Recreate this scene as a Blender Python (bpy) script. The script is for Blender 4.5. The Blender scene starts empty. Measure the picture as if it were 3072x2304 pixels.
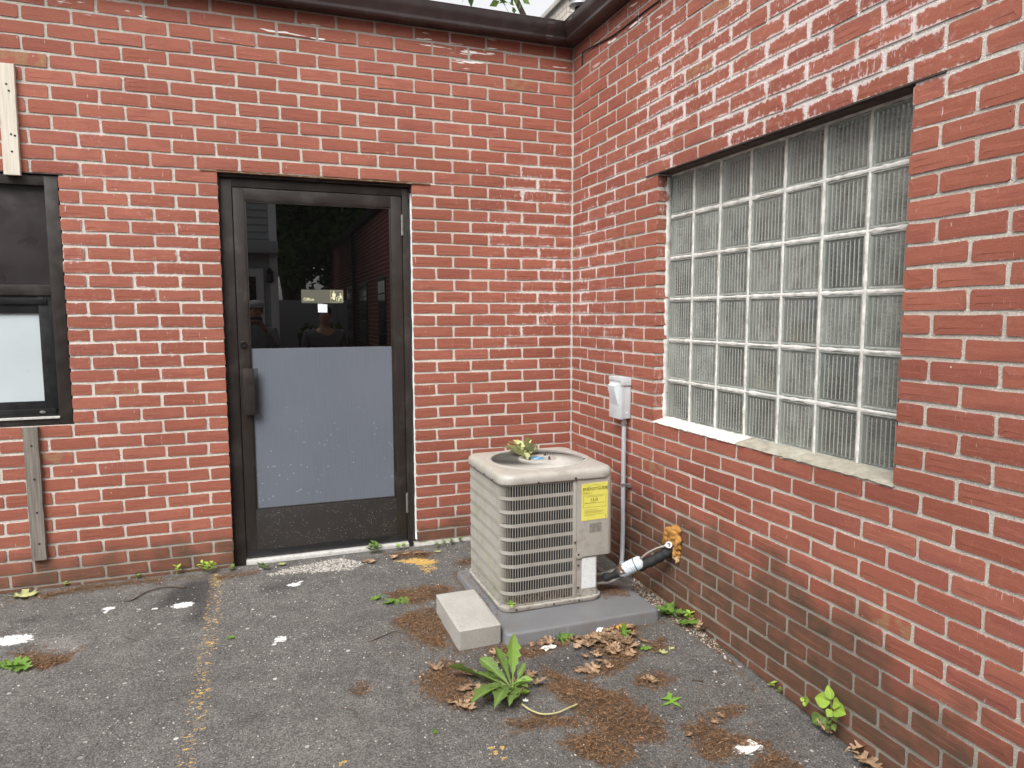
import bpy, bmesh, math, random
import numpy as np
from mathutils import Vector, Matrix
random.seed(7); RNG = np.random.default_rng(7)
scn = bpy.context.scene
COL = scn.collection
PI = math.pi

# ---------------------------------------------------------------- camera
CAM = np.array([-1.8783, -4.0531, 1.3817])
YAW, PITCH, ROLL, FPX = 0.3488, -0.0988, -0.0025, 2100.58          # solved from the photograph (3072 px wide)
_f = np.array([math.sin(YAW)*math.cos(PITCH), math.cos(YAW)*math.cos(PITCH), math.sin(PITCH)])
_r = np.array([math.cos(YAW), -math.sin(YAW), 0.0]); _u = np.cross(_r, _f)
RT = math.cos(ROLL)*_r + math.sin(ROLL)*_u; UP = -math.sin(ROLL)*_r + math.cos(ROLL)*_u; FW = _f
cd = bpy.data.cameras.new('camera'); cam = bpy.data.objects.new('camera', cd); COL.objects.link(cam)
cd.sensor_width = 36.0; cd.lens = FPX*36.0/3072.0; cd.clip_start = 0.02; cd.clip_end = 400
m = Matrix(((RT[0], UP[0], -FW[0], CAM[0]), (RT[1], UP[1], -FW[1], CAM[1]), (RT[2], UP[2], -FW[2], CAM[2]), (0, 0, 0, 1)))
cam.matrix_world = m
scn.camera = cam

# ---------------------------------------------------------------- sky, sun, exposure
SUN_AZ, SUN_EL = math.radians(219), math.radians(52)      # azimuth from +y, clockwise seen from above
world = bpy.data.worlds.new('World'); scn.world = world; world.use_nodes = True
wn = world.node_tree; wn.nodes.clear()
w_out = wn.nodes.new('ShaderNodeOutputWorld'); w_bg = wn.nodes.new('ShaderNodeBackground')
w_sky = wn.nodes.new('ShaderNodeTexSky'); w_hs = wn.nodes.new('ShaderNodeHueSaturation')
w_sky.sky_type = 'NISHITA'; w_sky.sun_disc = False; w_sky.sun_elevation = SUN_EL; w_sky.sun_rotation = SUN_AZ
w_sky.dust_density = 4.0; w_sky.air_density = 1.0
w_hs.inputs['Saturation'].default_value = 0.08
w_bg.inputs['Strength'].default_value = 0.15
wn.links.new(w_sky.outputs[0], w_hs.inputs['Color']); wn.links.new(w_hs.outputs[0], w_bg.inputs[0]); wn.links.new(w_bg.outputs[0], w_out.inputs[0])
sl = bpy.data.lights.new('sun', 'SUN'); sl.energy = 1.35; sl.angle = math.radians(40); sl.color = (1.0, 0.97, 0.93)
sun = bpy.data.objects.new('sun', sl); COL.objects.link(sun)
sd = Vector((math.sin(SUN_AZ)*math.cos(SUN_EL), math.cos(SUN_AZ)*math.cos(SUN_EL), math.sin(SUN_EL)))
sun.rotation_euler = sd.to_track_quat('Z', 'Y').to_euler(); sun.location = sd*30
scn.view_settings.view_transform = 'Standard'; scn.view_settings.look = 'None'
scn.view_settings.gamma = 1.0; scn.view_settings.use_curve_mapping = False
scn.view_settings.exposure = 0.98
scn.cycles.use_adaptive_sampling = True; scn.cycles.adaptive_threshold = 0.03; scn.cycles.use_denoising = True
scn.cycles.max_bounces = 6; scn.cycles.diffuse_bounces = 2; scn.cycles.glossy_bounces = 3; scn.cycles.transparent_max_bounces = 8

# ---------------------------------------------------------------- pixel helpers (a pixel gives a direction, a surface gives the distance)
def pray(px, py): return RT*(px-1536)/FPX - UP*(py-1152)/FPX + FW
def on_back(px, py, y=0.0):
    d = pray(px, py); return CAM + d*(y-CAM[1])/d[1]
def on_right(px, py, x=0.0):
    d = pray(px, py); return CAM + d*(x-CAM[0])/d[0]
SLOPE = 0.045
def gz(x, y):
    return SLOPE*np.clip(y, -6.0, 0.0)
def on_ground(px, py, h=0.0):
    d = pray(px, py); t = (h - CAM[2] + SLOPE*CAM[1])/(d[2]-SLOPE*d[1]); return CAM + d*t
def proj(p):
    d = np.asarray(p)-CAM; z = d@FW
    return 1536+FPX*(d@RT)/z, 1152-FPX*(d@UP)/z, z
def R7(x, y): return (x/2.16, 1536+y/2.16)
def R8(x, y): return (1024+x/2.16, 1536+y/2.16)
def R9(x, y): return (2048+x/2.16, 1536+y/2.16)
def G(p, h=0.0): return on_ground(p[0], p[1], h)

# ---------------------------------------------------------------- node helpers
class Mat:
    def __init__(s, name):
        s.m = bpy.data.materials.new(name); s.m.use_nodes = True; s.t = s.m.node_tree; s.t.nodes.clear()
        s.out = s.t.nodes.new('ShaderNodeOutputMaterial'); s.b = s.t.nodes.new('ShaderNodeBsdfPrincipled')
        s.t.links.new(s.b.outputs[0], s.out.inputs[0])
    def n(s, typ, **k):
        x = s.t.nodes.new(typ)
        for a, v in k.items(): setattr(x, a, v)
        return x
    def put(s, sock, v):
        if hasattr(v, 'is_output') or isinstance(v, bpy.types.NodeSocket): s.t.links.new(v, sock)
        elif isinstance(v, (tuple, list)) and len(v) == 3 and sock.type == 'RGBA': sock.default_value = (*v, 1)
        else: sock.default_value = v
    def math(s, op, a, b=0.0, c=None, clamp=False):
        x = s.n('ShaderNodeMath', operation=op, use_clamp=clamp); s.put(x.inputs[0], a); s.put(x.inputs[1], b)
        if c is not None: s.put(x.inputs[2], c)
        return x.outputs[0]
    def mul(s, a, b): return s.math('MULTIPLY', a, b)
    def add(s, a, b): return s.math('ADD', a, b)
    def sub(s, a, b): return s.math('SUBTRACT', a, b)
    def step(s, v, lo, hi, a=0.0, b=1.0):
        x = s.n('ShaderNodeMapRange', interpolation_type='SMOOTHSTEP', clamp=True)
        s.put(x.inputs[0], v); s.put(x.inputs[1], lo); s.put(x.inputs[2], hi); s.put(x.inputs[3], a); s.put(x.inputs[4], b)
        return x.outputs[0]
    def lin(s, v, lo, hi, a=0.0, b=1.0):
        x = s.n('ShaderNodeMapRange', clamp=True)
        s.put(x.inputs[0], v); s.put(x.inputs[1], lo); s.put(x.inputs[2], hi); s.put(x.inputs[3], a); s.put(x.inputs[4], b)
        return x.outputs[0]
    def mix(s, f, a, b, mode='MIX'):
        x = s.n('ShaderNodeMix', data_type='RGBA', blend_type=mode, clamp_factor=True)
        s.put(x.inputs[0], f); s.put(x.inputs[6], a); s.put(x.inputs[7], b); return x.outputs[2]
    def pos(s): return s.n('ShaderNodeNewGeometry').outputs['Position']
    def obj(s): return s.n('ShaderNodeTexCoord').outputs['Object']
    def xyz(s, v):
        x = s.n('ShaderNodeSeparateXYZ'); s.put(x.inputs[0], v); return x.outputs
    def vec(s, x, y, z):
        c = s.n('ShaderNodeCombineXYZ'); s.put(c.inputs[0], x); s.put(c.inputs[1], y); s.put(c.inputs[2], z); return c.outputs[0]
    def vmul(s, v, k):
        c = s.n('ShaderNodeVectorMath', operation='MULTIPLY'); s.put(c.inputs[0], v); s.put(c.inputs[1], k); return c.outputs[0]
    def noise(s, v, scale, detail=3.0, rough=0.55, dist=0.0, color=False):
        x = s.n('ShaderNodeTexNoise'); s.put(x.inputs['Vector'], v); s.put(x.inputs['Scale'], scale)
        x.inputs['Detail'].default_value = detail; x.inputs['Roughness'].default_value = rough; x.inputs['Distortion'].default_value = dist
        return x.outputs['Color' if color else 'Fac']
    def voro(s, v, scale, feature='F1', out='Distance', rand=1.0):
        x = s.n('ShaderNodeTexVoronoi', feature=feature); s.put(x.inputs['Vector'], v); s.put(x.inputs['Scale'], scale)
        x.inputs['Randomness'].default_value = rand; return x.outputs[out]
    def white(s, v, w=0.0):
        x = s.n('ShaderNodeTexWhiteNoise', noise_dimensions='4D'); s.put(x.inputs['Vector'], v); s.put(x.inputs['W'], w); return x.outputs['Value']
    def attr(s, name, kind='GEOMETRY', out='Fac'):
        x = s.n('ShaderNodeAttribute', attribute_type=kind, attribute_name=name); return x.outputs[out]
    def bump(s, h, strength=0.3, dist=0.005, prev=None):
        x = s.n('ShaderNodeBump'); x.inputs['Strength'].default_value = strength; x.inputs['Distance'].default_value = dist
        s.put(x.inputs['Height'], h)
        if prev is not None: s.put(x.inputs['Normal'], prev)
        return x.outputs[0]
    def set(s, **k):
        for a, v in k.items(): s.put(s.b.inputs[a.replace('_', ' ')], v)
        return s.m

def simple(name, col, rough=0.6, var=0.12, scale=30.0, metal=0.0, bump=0.0, bscale=200.0, spec=0.5, dirt=None, dirt_amt=0.0, dirt_scale=8.0):
    M = Mat(name); p = M.pos()
    n1 = M.noise(p, scale, 4.0)
    f = M.lin(n1, 0.25, 0.75, 1.0-var, 1.0+var)
    c = M.mix(1.0, col, M.vec(f, f, f), 'MULTIPLY')
    if dirt is not None:
        d = M.step(M.noise(p, dirt_scale, 6.0, 0.65), 0.5, 0.72)
        c = M.mix(M.mul(d, dirt_amt), c, dirt)
    r = M.lin(M.noise(p, scale*1.7, 3.0), 0.3, 0.7, max(0.02, rough-0.08), min(1.0, rough+0.08))
    M.set(Base_Color=c, Roughness=r, Metallic=metal)
    M.b.inputs['Specular IOR Level'].default_value = spec
    if bump > 0: M.set(Normal=M.bump(M.noise(p, bscale, 3.0), 0.5, bump))
    return M.m

# ---------------------------------------------------------------- mesh helpers
ROOTS = {}
def new_mesh(name, verts, faces, mat=None, smooth=False, attrs=None, mats=None, fmat=None):
    me = bpy.data.meshes.new(name)
    me.from_pydata([tuple(map(float, v)) for v in verts], [], [tuple(map(int, f)) for f in faces])
    for mm in (mats or ([mat] if mat else [])): me.materials.append(mm)
    if fmat is not None: me.polygons.foreach_set('material_index', np.asarray(fmat, np.int32))
    if smooth: me.polygons.foreach_set('use_smooth', np.ones(len(me.polygons), bool))
    if attrs:
        for k, v in attrs.items():
            a = me.attributes.new(k, 'FLOAT', 'POINT'); a.data.foreach_set('value', np.asarray(v, np.float32))
    me.update(); return me
def tag(o, label=None, cat=None, group=None, kind=None):
    if label: o['label'] = label
    if cat: o['category'] = cat
    if group: o['group'] = group
    if kind: o['kind'] = kind
    return o
def root_loc(o):
    while o.parent: o = o.parent
    return np.array(o.location)
def link(name, me, parent=None, **k):
    o = bpy.data.objects.new(name, me); COL.objects.link(o)
    if parent is not None: o.parent = parent
    return tag(o, **k)
def obj(name, verts, faces, mat, parent=None, smooth=False, attrs=None, mats=None, fmat=None, origin=None, **k):
    """one mesh object from world-space vertices"""
    V = np.asarray(verts, float)
    if parent is not None: V = V - root_loc(parent)
    elif origin is not None: V = V - np.asarray(origin)
    o = link(name, new_mesh(name, V, faces, mat, smooth, attrs, mats, fmat), parent, **k)
    if parent is None and origin is not None: o.location = origin
    return o
def thing(name, loc, label, cat, group=None, rotz=0.0):
    o = bpy.data.objects.new(name, None); COL.objects.link(o); o.location = loc; o.rotation_euler = (0, 0, rotz)
    o.empty_display_size = 0.1
    return tag(o, label, cat, group)
def auto_smooth(o, ang=35):
    me = o.data
    me.polygons.foreach_set('use_smooth', np.ones(len(me.polygons), bool))
    try: me.set_sharp_from_angle(angle=math.radians(ang))
    except Exception: pass
    return o

class MB:
    def __init__(s): s.v = []; s.f = []; s.a = {}
    def add(s, v, f, **attrs):
        b = len(s.v); s.v.extend([tuple(p) for p in v]); s.f.extend([tuple(i+b for i in q) for q in f])
        for k, x in attrs.items(): s.a.setdefault(k, []).extend(x if hasattr(x, '__len__') else [x]*len(v))
        return s
    def box(s, x0, x1, y0, y1, z0, z1, **a):
        v = [(x0,y0,z0),(x1,y0,z0),(x1,y1,z0),(x0,y1,z0),(x0,y0,z1),(x1,y0,z1),(x1,y1,z1),(x0,y1,z1)]
        return s.add(v, [(0,3,2,1),(4,5,6,7),(0,1,5,4),(1,2,6,5),(2,3,7,6),(3,0,4,7)], **a)
    def bbox(s, x0, x1, y0, y1, z0, z1, b=0.003, seg=2):
        v, f = bevel_box(x0, x1, y0, y1, z0, z1, b, seg); return s.add(v, f)
    def tube(s, pts, r, n=10, caps=True, closed=False):
        v, f = tube(pts, r, n, caps); return s.add(v, f)
    def build(s, name, mat, parent=None, smooth=False, **k):
        o = obj(name, s.v, s.f, mat, parent, False, s.a or None, **k)
        if smooth: auto_smooth(o)
        return o
def bevel_box(x0, x1, y0, y1, z0, z1, b=0.003, seg=2):
    bm = bmesh.new(); bmesh.ops.create_cube(bm, size=1.0)
    for v in bm.verts: v.co = Vector(((x0+x1)/2+v.co.x*(x1-x0), (y0+y1)/2+v.co.y*(y1-y0), (z0+z1)/2+v.co.z*(z1-z0)))
    if b > 0: bmesh.ops.bevel(bm, geom=bm.edges[:], offset=b, segments=seg, profile=0.6, affect='EDGES', clamp_overlap=True)
    bm.verts.ensure_lookup_table(); bm.verts.index_update()
    v = [tuple(p.co) for p in bm.verts]; f = [tuple(p.index for p in q.verts) for q in bm.faces]; bm.free(); return v, f
def box(name, x0, x1, y0, y1, z0, z1, mat, parent=None, b=0.003, seg=2, **k):
    v, f = bevel_box(x0, x1, y0, y1, z0, z1, b, seg)
    o = obj(name, v, f, mat, parent, **k); return auto_smooth(o)
def smooth_path(pts, n=8):
    P = [np.array(p, float) for p in pts]; P = [2*P[0]-P[1]] + P + [2*P[-1]-P[-2]]; out = []
    for i in range(1, len(P)-2):
        for j in range(n):
            t = j/n; a, b, c, d = P[i-1], P[i], P[i+1], P[i+2]
            out.append(0.5*((2*b)+(-a+c)*t+(2*a-5*b+4*c-d)*t*t+(-a+3*b-3*c+d)*t**3))
    out.append(P[-2]); return out
def tube(pts, r, n=10, caps=True):
    P = [np.array(p, float) for p in pts]; N = len(P)
    rr = [r]*N if not hasattr(r, '__len__') else list(r)
    V = []; F = []; up = None
    for i in range(N):
        t = P[min(i+1, N-1)]-P[max(i-1, 0)]; t = t/(np.linalg.norm(t)+1e-9)
        if up is None:
            up = np.cross(t, (0.0, 0.0, 1.0)) if abs(t[2]) < 0.9 else np.cross(t, (1.0, 0.0, 0.0))
        up = up - t*(up@t); up = up/(np.linalg.norm(up)+1e-9); w = np.cross(t, up)
        for j in range(n):
            a = 2*PI*j/n; V.append(P[i]+rr[i]*(math.cos(a)*up+math.sin(a)*w))
    for i in range(N-1):
        for j in range(n):
            F.append((i*n+j, i*n+(j+1) % n, (i+1)*n+(j+1) % n, (i+1)*n+j))
    if caps: F.append(tuple(range(n-1, -1, -1))); F.append(tuple((N-1)*n+j for j in range(n)))
    return V, F
def lathe(c, axis, prof, n=24):
    """prof: list of (radius, distance along axis); c: base point"""
    a = np.array(axis, float); a /= np.linalg.norm(a)
    u = np.cross(a, (0, 0, 1.0)) if abs(a[2]) < 0.9 else np.cross(a, (1.0, 0, 0)); u /= np.linalg.norm(u); w = np.cross(a, u)
    V = []; F = []
    for r, h in prof:
        for j in range(n):
            t = 2*PI*j/n; V.append(np.array(c)+a*h+r*(math.cos(t)*u+math.sin(t)*w))
    for i in range(len(prof)-1):
        for j in range(n): F.append((i*n+j, i*n+(j+1) % n, (i+1)*n+(j+1) % n, (i+1)*n+j))
    F.append(tuple(range(n-1, -1, -1))); F.append(tuple((len(prof)-1)*n+j for j in range(n)))
    return V, F
def text_mesh(txt, size, mat, parent, origin, xdir, ydir, name='lettering', extrude=0.0004, squash=1.0, bold=0.0):
    cu = bpy.data.curves.new(name, 'FONT'); cu.body = txt; cu.size = size; cu.extrude = extrude; cu.offset = bold; cu.resolution_u = 3
    o = bpy.data.objects.new('tmp', cu); COL.objects.link(o)
    me = bpy.data.meshes.new_from_object(o.evaluated_get(bpy.context.evaluated_depsgraph_get()))
    V = np.array([v.co[:] for v in me.vertices]); F = [tuple(p.vertices) for p in me.polygons]
    bpy.data.objects.remove(o); bpy.data.meshes.remove(me)
    xd, yd = np.array(xdir, float), np.array(ydir, float); nd = np.cross(xd, yd)
    W = np.array(origin)+V[:, :1]*squash*xd+V[:, 1:2]*yd+V[:, 2:3]*nd
    return obj(name, W, F, mat, parent)
def inside(poly, X, Y):
    c = np.zeros(X.shape, bool); n = len(poly)
    for i in range(n):
        x0, y0 = poly[i]; x1, y1 = poly[(i+1) % n]
        k = ((y0 > Y) != (y1 > Y)) & (X < (x1-x0)*(Y-y0)/(y1-y0+1e-12)+x0); c ^= k
    return c
def polydist(poly, X, Y, closed=True):
    d = np.full(X.shape, 9e9); n = len(poly)
    for i in range(n if closed else n-1):
        a = np.array(poly[i]); b = np.array(poly[(i+1) % n]); e = b-a; L = e@e+1e-12
        t = np.clip(((X-a[0])*e[0]+(Y-a[1])*e[1])/L, 0, 1)
        d = np.minimum(d, np.hypot(X-a[0]-t*e[0], Y-a[1]-t*e[1]))
    return d
def sstep(x, a, b):
    t = np.clip((x-a)/(b-a), 0, 1); return t*t*(3-2*t)

# ================================================================ materials of the setting
def wall_fields(M):
    """s runs along both walls: negative on the door wall, positive on the window wall; z is height"""
    p = M.pos(); o = M.xyz(p); s = M.sub(o[0], o[1]); z = o[2]
    return p, s, z
def soft_box(M, v, lo, hi, w):
    return M.mul(M.step(v, M_sub(lo, w), lo+w), M.sub(1.0, M.step(v, hi-w, hi+w)))
def M_sub(a, b): return a-b
def algae_mask(M, p, s, z):
    top = M.add(0.13, M.mul(M.mul(M.step(s, 0.0, 0.35), M.sub(1.0, M.step(s, 1.9, 3.0))), 0.26))
    top = M.add(top, M.lin(M.noise(p, 5.0, 2.0), 0.3, 0.7, -0.10, 0.10))
    return M.sub(1.0, M.step(M.sub(z, top), -0.12, 0.14))
def chalk_field(M, p, s, z):
    e1 = M.mul(soft_box(M, s, -0.55, 0.75, 0.35), soft_box(M, z, 1.15, 2.35, 0.35))
    e2 = M.mul(soft_box(M, s, 0.85, 2.6, 0.25), soft_box(M, z, 2.06, 2.62, 0.28))
    e3 = M.mul(soft_box(M, s, -2.9, -2.2, 0.25), soft_box(M, z, 1.0, 2.2, 0.4))
    e4 = M.mul(M.step(s, 0.0, 0.6), M.step(z, 2.2, 2.9))
    e = M.add(M.mul(e1, 0.48), M.add(M.mul(e2, 1.15), M.add(M.mul(e3, 0.3), M.mul(e4, 0.30))))
    return M.math('MINIMUM', M.mul(M.add(e, 0.16), M.lin(M.noise(p, 3.4, 2.0), 0.32, 0.68, 0.15, 1.30)), 0.78)
def make_brick():
    M = Mat('red_brick'); p, s, z = wall_fields(M)
    rnd = M.add(M.attr('rnd', 'OBJECT'), M.attr('rnd'))
    ed = M.attr('ed')
    r2 = M.white(M.vec(rnd, 3.1, 7.7)); r3 = M.white(M.vec(rnd, 9.1, 1.7))
    c = M.mix(r2, (0.274, 0.087, 0.056), (0.340, 0.117, 0.078))
    c = M.mix(M.mul(M.step(r3, 0.72, 1.0), 0.32), c, (0.215, 0.062, 0.050))
    # kiln flashing in the middle of some faces
    fl = M.mul(M.step(M.noise(M.vmul(p, (7.0, 7.0, 22.0)), 1.0, 1.0), 0.48, 0.66), M.step(r2, 0.35, 0.8))
    c = M.mix(M.mul(fl, 0.28), c, (0.19, 0.055, 0.050))
    odd = M.mul(M.step(M.white(M.vec(rnd, 5.5, 2.2)), 0.988, 0.99), M.step(M.noise(p, 22.0, 0.0), 0.42, 0.58))
    c = M.mix(M.mul(odd, 0.7), c, (0.30, 0.17, 0.09))
    # drag marks, grain
    drag = M.noise(M.vmul(p, (30.0, 30.0, 420.0)), 1.0, 1.0)
    g = M.lin(drag, 0.3, 0.7, 0.92, 1.07); g2 = M.lin(M.noise(p, 260.0, 1.0, 0.7), 0.3, 0.7, 0.88, 1.10)
    g = M.mul(M.mul(g, g2), M.lin(M.noise(p, 1.3, 1.0), 0.3, 0.7, 0.90, 1.08))
    c = M.mix(1.0, c, M.vec(g, g, g), 'MULTIPLY')
    # algae near the ground
    al = algae_mask(M, p, s, z)
    al2 = M.mul(al, M.lin(M.noise(p, 9.0, 2.0, 0.65), 0.3, 0.7, 0.55, 1.0))
    alc = M.mix(M.noise(p, 4.0, 0.0), (0.066, 0.054, 0.034), (0.098, 0.062, 0.040))
    c = M.mix(M.mul(al2, 0.95), c, alc)
    # chalky bloom along the joints and drip marks
    E = chalk_field(M, p, s, z)
    fing = M.noise(M.vec(M.mul(s, 75.0), M.mul(z, 22.0), M.mul(rnd, 17.0)), 1.0, 3.0, 0.65)
    rim = M.add(M.sub(1.0, ed), M.lin(M.add(M.mul(M.noise(p, 38.0, 4.0, 0.75), 0.6), M.mul(fing, 0.4)), 0.32, 0.68, -0.70, 0.55))
    rimm = M.mul(M.step(rim, M.sub(1.10, M.mul(E, 0.80)), M.sub(1.42, M.mul(E, 0.80))), M.math('MINIMUM', M.add(M.mul(E, 1.1), 0.22), 0.9))
    st = M.noise(M.vec(M.mul(s, 150.0), M.mul(z, 16.0), M.mul(rnd, 40.0)), 1.0, 1.0, 0.5, 0.6)
    gate = M.step(M.noise(M.vec(M.mul(s, 9.0), M.mul(z, 30.0), M.mul(rnd, 11.0)), 1.0, 0.0), 0.53, 0.66)
    drip = M.mul(M.mul(M.step(st, M.sub(0.735, M.mul(E, 0.16)), M.sub(0.80, M.mul(E, 0.16))), gate), 0.62)
    powder = M.mul(M.mul(M.step(M.noise(p, 34.0, 3.0, 0.7), 0.53, 0.75), E), 0.40)
    chalk = M.math('MAXIMUM', rimm, M.math('MAXIMUM', drip, powder))
    chalk = M.mul(chalk, M.sub(1.0, M.mul(al, 0.85)))
    c = M.mix(M.mul(chalk, 0.74), c, (0.74, 0.67, 0.66))
    # white paint smears under the gutter
    sm = M.mul(M.step(M.noise(M.vec(M.mul(s, 5.0), M.mul(z, 34.0), 0.0), 1.0, 2.0, 0.6), 0.60, 0.63), soft_box(M, z, 2.80, 2.99, 0.03))
    sm = M.mul(sm, M.step(M.noise(M.vec(M.mul(s, 2.2), 4.0, M.mul(z, 9.0)), 1.0, 0.0), 0.50, 0.53))
    c = M.mix(sm, c, (0.80, 0.78, 0.75))
    # nail holes and specks
    vd = M.voro(p, 9.0); c = M.mix(M.sub(1.0, M.step(vd, 0.016, 0.028)), c, (0.03, 0.02, 0.02))
    sp = M.mul(M.sub(1.0, M.step(M.voro(M.vmul(p, (1.0, 1.0, 0.6)), 17.0), 0.028, 0.04)), M.step(M.noise(p, 3.0, 0.0), 0.47, 0.55))
    c = M.mix(M.mul(sp, 0.8), c, (0.7, 0.62, 0.55))
    b3 = M.bump(M.add(M.mul(drag, 0.22), M.noise(p, 300.0, 1.0, 0.7)), 0.5, 0.0011)
    return M.set(Base_Color=c, Roughness=M.lin(chalk, 0, 1, 0.78, 0.95), Normal=b3, Specular_IOR_Level=0.3)
def make_mortar():
    M = Mat('mortar'); p, s, z = wall_fields(M)
    E = chalk_field(M, p, s, z); al = algae_mask(M, p, s, z)
    c = M.mix(M.noise(p, 7.0, 2.0), (0.46, 0.42, 0.365), (0.64, 0.595, 0.525))
    c = M.mix(M.mul(E, 0.7), c, (0.76, 0.73, 0.71))
    pale_band = M.mul(soft_box(M, s, -3.2, -0.1, 0.15), soft_box(M, z, 0.25, 1.7, 0.3))  # paler mortar on the lower and middle courses of the door wall
    c = M.mix(M.mul(pale_band, 0.35), c, (0.82, 0.77, 0.70))
    gr = M.noise(p, 420.0, 1.0, 0.75); pit = M.noise(p, 160.0, 2.0, 0.7)
    g = M.mul(M.lin(gr, 0.25, 0.75, 0.72, 1.22), M.lin(pit, 0.3, 0.6, 0.80, 1.1))
    c = M.mix(1.0, c, M.vec(g, g, g), 'MULTIPLY')
    c = M.mix(M.mul(al, 0.62), c, (0.13, 0.12, 0.085))
    top = M.mul(M.step(z, 2.35, 2.95), 0.30); c = M.mix(top, c, (0.25, 0.235, 0.20))
    b = M.bump(M.add(pit, M.mul(gr, 0.5)), 0.9, 0.004)
    return M.set(Base_Color=c, Roughness=0.95, Normal=b, Specular_IOR_Level=0.2)
def make_asphalt():
    M = Mat('asphalt'); p = M.pos(); o = M.xyz(p); q = M.vec(o[0], o[1], 0.0)
    yel, whi, brn, drk, grv, lgt = [M.attr(k) for k in ('yel', 'whi', 'brn', 'drk', 'grv', 'lgt')]
    big = M.noise(q, 1.1, 3.0, 0.6); med = M.noise(q, 9.0, 3.0, 0.65)
    base = M.mix(big, (0.088, 0.084, 0.079), (0.156, 0.148, 0.138))
    f = M.lin(med, 0.3, 0.7, 0.78, 1.18); base = M.mix(1.0, base, M.vec(f, f, f), 'MULTIPLY')
    base = M.mix(M.mul(lgt, 0.75), base, (0.19, 0.18, 0.165)); base = M.mix(M.mul(drk, 0.8), base, (0.032, 0.031, 0.031))
    def stones(scale, lo, hi):
        vn = M.n('ShaderNodeTexVoronoi'); M.put(vn.inputs['Vector'], q); vn.inputs['Scale'].default_value = scale
        rr = M.white(vn.outputs['Position'], 1.0); r2 = M.white(vn.outputs['Position'], 5.0)
        body = M.sub(1.0, M.step(vn.outputs['Distance'], M.mul(r2, 0.30), M.add(M.mul(r2, 0.30), 0.10)))
        return M.mul(M.step(rr, lo, hi), body), r2, vn.outputs['Distance'], rr
    s1, k1, d1, q1 = stones(95.0, 0.80, 0.83); s2, k2, d2, q2 = stones(210.0, 0.78, 0.80); s3, k3, d3, q3 = stones(36.0, 0.955, 0.96)
    fine = M.lin(q2, 0.0, 1.0, 0.48, 1.42); base = M.mix(1.0, base, M.vec(fine, fine, fine), 'MULTIPLY')
    patchy = M.mul(M.lin(M.noise(q, 2.3, 1.0), 0.35, 0.65, 0.35, 1.0), M.sub(1.0, M.mul(drk, 0.7)))
    base = M.mix(M.mul(M.mul(s2, 0.62), patchy), base, M.mix(k2, (0.15, 0.145, 0.135), (0.52, 0.50, 0.47)))
    base = M.mix(M.mul(M.mul(s1, 0.80), patchy), base, M.mix(k1, (0.14, 0.135, 0.13), (0.62, 0.60, 0.56)))
    base = M.mix(M.mul(M.mul(s3, 0.8), patchy), base, M.mix(k3, (0.30, 0.28, 0.25), (0.66, 0.63, 0.58)))
    gm = M.step(M.add(grv, M.lin(M.noise(q, 60.0, 1.0), 0.3, 0.7, -0.4, 0.4)), 0.55, 0.8)
    vg = M.n('ShaderNodeTexVoronoi'); M.put(vg.inputs['Vector'], q); vg.inputs['Scale'].default_value = 75.0
    gc = M.mix(M.white(vg.outputs['Position']), (0.12, 0.11, 0.10), (0.58, 0.55, 0.50))
    base = M.mix(M.mul(gm, 0.85), base, gc)
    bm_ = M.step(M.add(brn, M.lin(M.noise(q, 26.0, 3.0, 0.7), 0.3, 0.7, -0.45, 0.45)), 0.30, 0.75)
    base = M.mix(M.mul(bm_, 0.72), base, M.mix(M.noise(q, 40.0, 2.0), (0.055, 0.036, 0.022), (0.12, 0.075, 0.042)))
    wn_ = M.noise(M.vmul(q, (0.8, 1.25, 1.0)), 52.0, 3.0, 0.72); ym = M.step(M.add(yel, M.lin(wn_, 0.25, 0.75, -0.62, 0.62)), 0.62, 0.70)
    base = M.mix(M.mul(ym, 0.92), base, M.mix(M.noise(q, 90.0, 0.0), (0.46, 0.28, 0.055), (0.60, 0.40, 0.12)))
    wm = M.step(M.add(whi, M.lin(M.noise(M.vmul(q, (1.0, 2.0, 1.0)), 55.0, 3.0, 0.7), 0.25, 0.75, -0.5, 0.5)), 0.60, 0.68)
    base = M.mix(M.mul(wm, 0.95), base, (0.78, 0.77, 0.75))
    h = M.add(M.mul(M.sub(1.0, d2), 0.5), M.add(M.mul(s1, 0.35), M.mul(M.noise(q, 420.0, 1.0, 0.7), 0.6)))
    b = M.bump(M.add(h, M.mul(M.noise(q, 34.0, 2.0, 0.7), 1.2)), 0.75, 0.0038)
    return M.set(Base_Color=base, Roughness=0.88, Normal=b, Specular_IOR_Level=0.3)
MT = {'brick': make_brick(), 'mortar': make_mortar(), 'asphalt': make_asphalt()}
MT['concrete'] = simple('rough_concrete', (0.36, 0.345, 0.31), 0.95, 0.25, 40, bump=0.003, bscale=120, spec=0.2, dirt=(0.10, 0.10, 0.07), dirt_amt=0.6, dirt_scale=14)
MT['bronze'] = simple('bronze_aluminium', (0.023, 0.018, 0.015), 0.42, 0.18, 12, spec=0.5, dirt=(0.075, 0.068, 0.062), dirt_amt=0.5, dirt_scale=6)
MT['bronze_gutter'] = simple('brown_gutter_paint', (0.040, 0.026, 0.024), 0.38, 0.20, 9, spec=0.5, dirt=(0.09, 0.075, 0.07), dirt_amt=0.4, dirt_scale=5)
MT['black'] = simple('black_aluminium', (0.012, 0.012, 0.013), 0.36, 0.2, 20, spec=0.5, dirt=(0.04, 0.04, 0.04), dirt_amt=0.4)
MT['rubber'] = simple('black_rubber', (0.015, 0.015, 0.016), 0.75, 0.2, 40, bump=0.001, bscale=150)
MT['rust'] = simple('rusty_steel', (0.16, 0.075, 0.035), 0.85, 0.4, 45, bump=0.001, bscale=200, dirt=(0.42, 0.36, 0.28), dirt_amt=0.9, dirt_scale=22)
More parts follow.
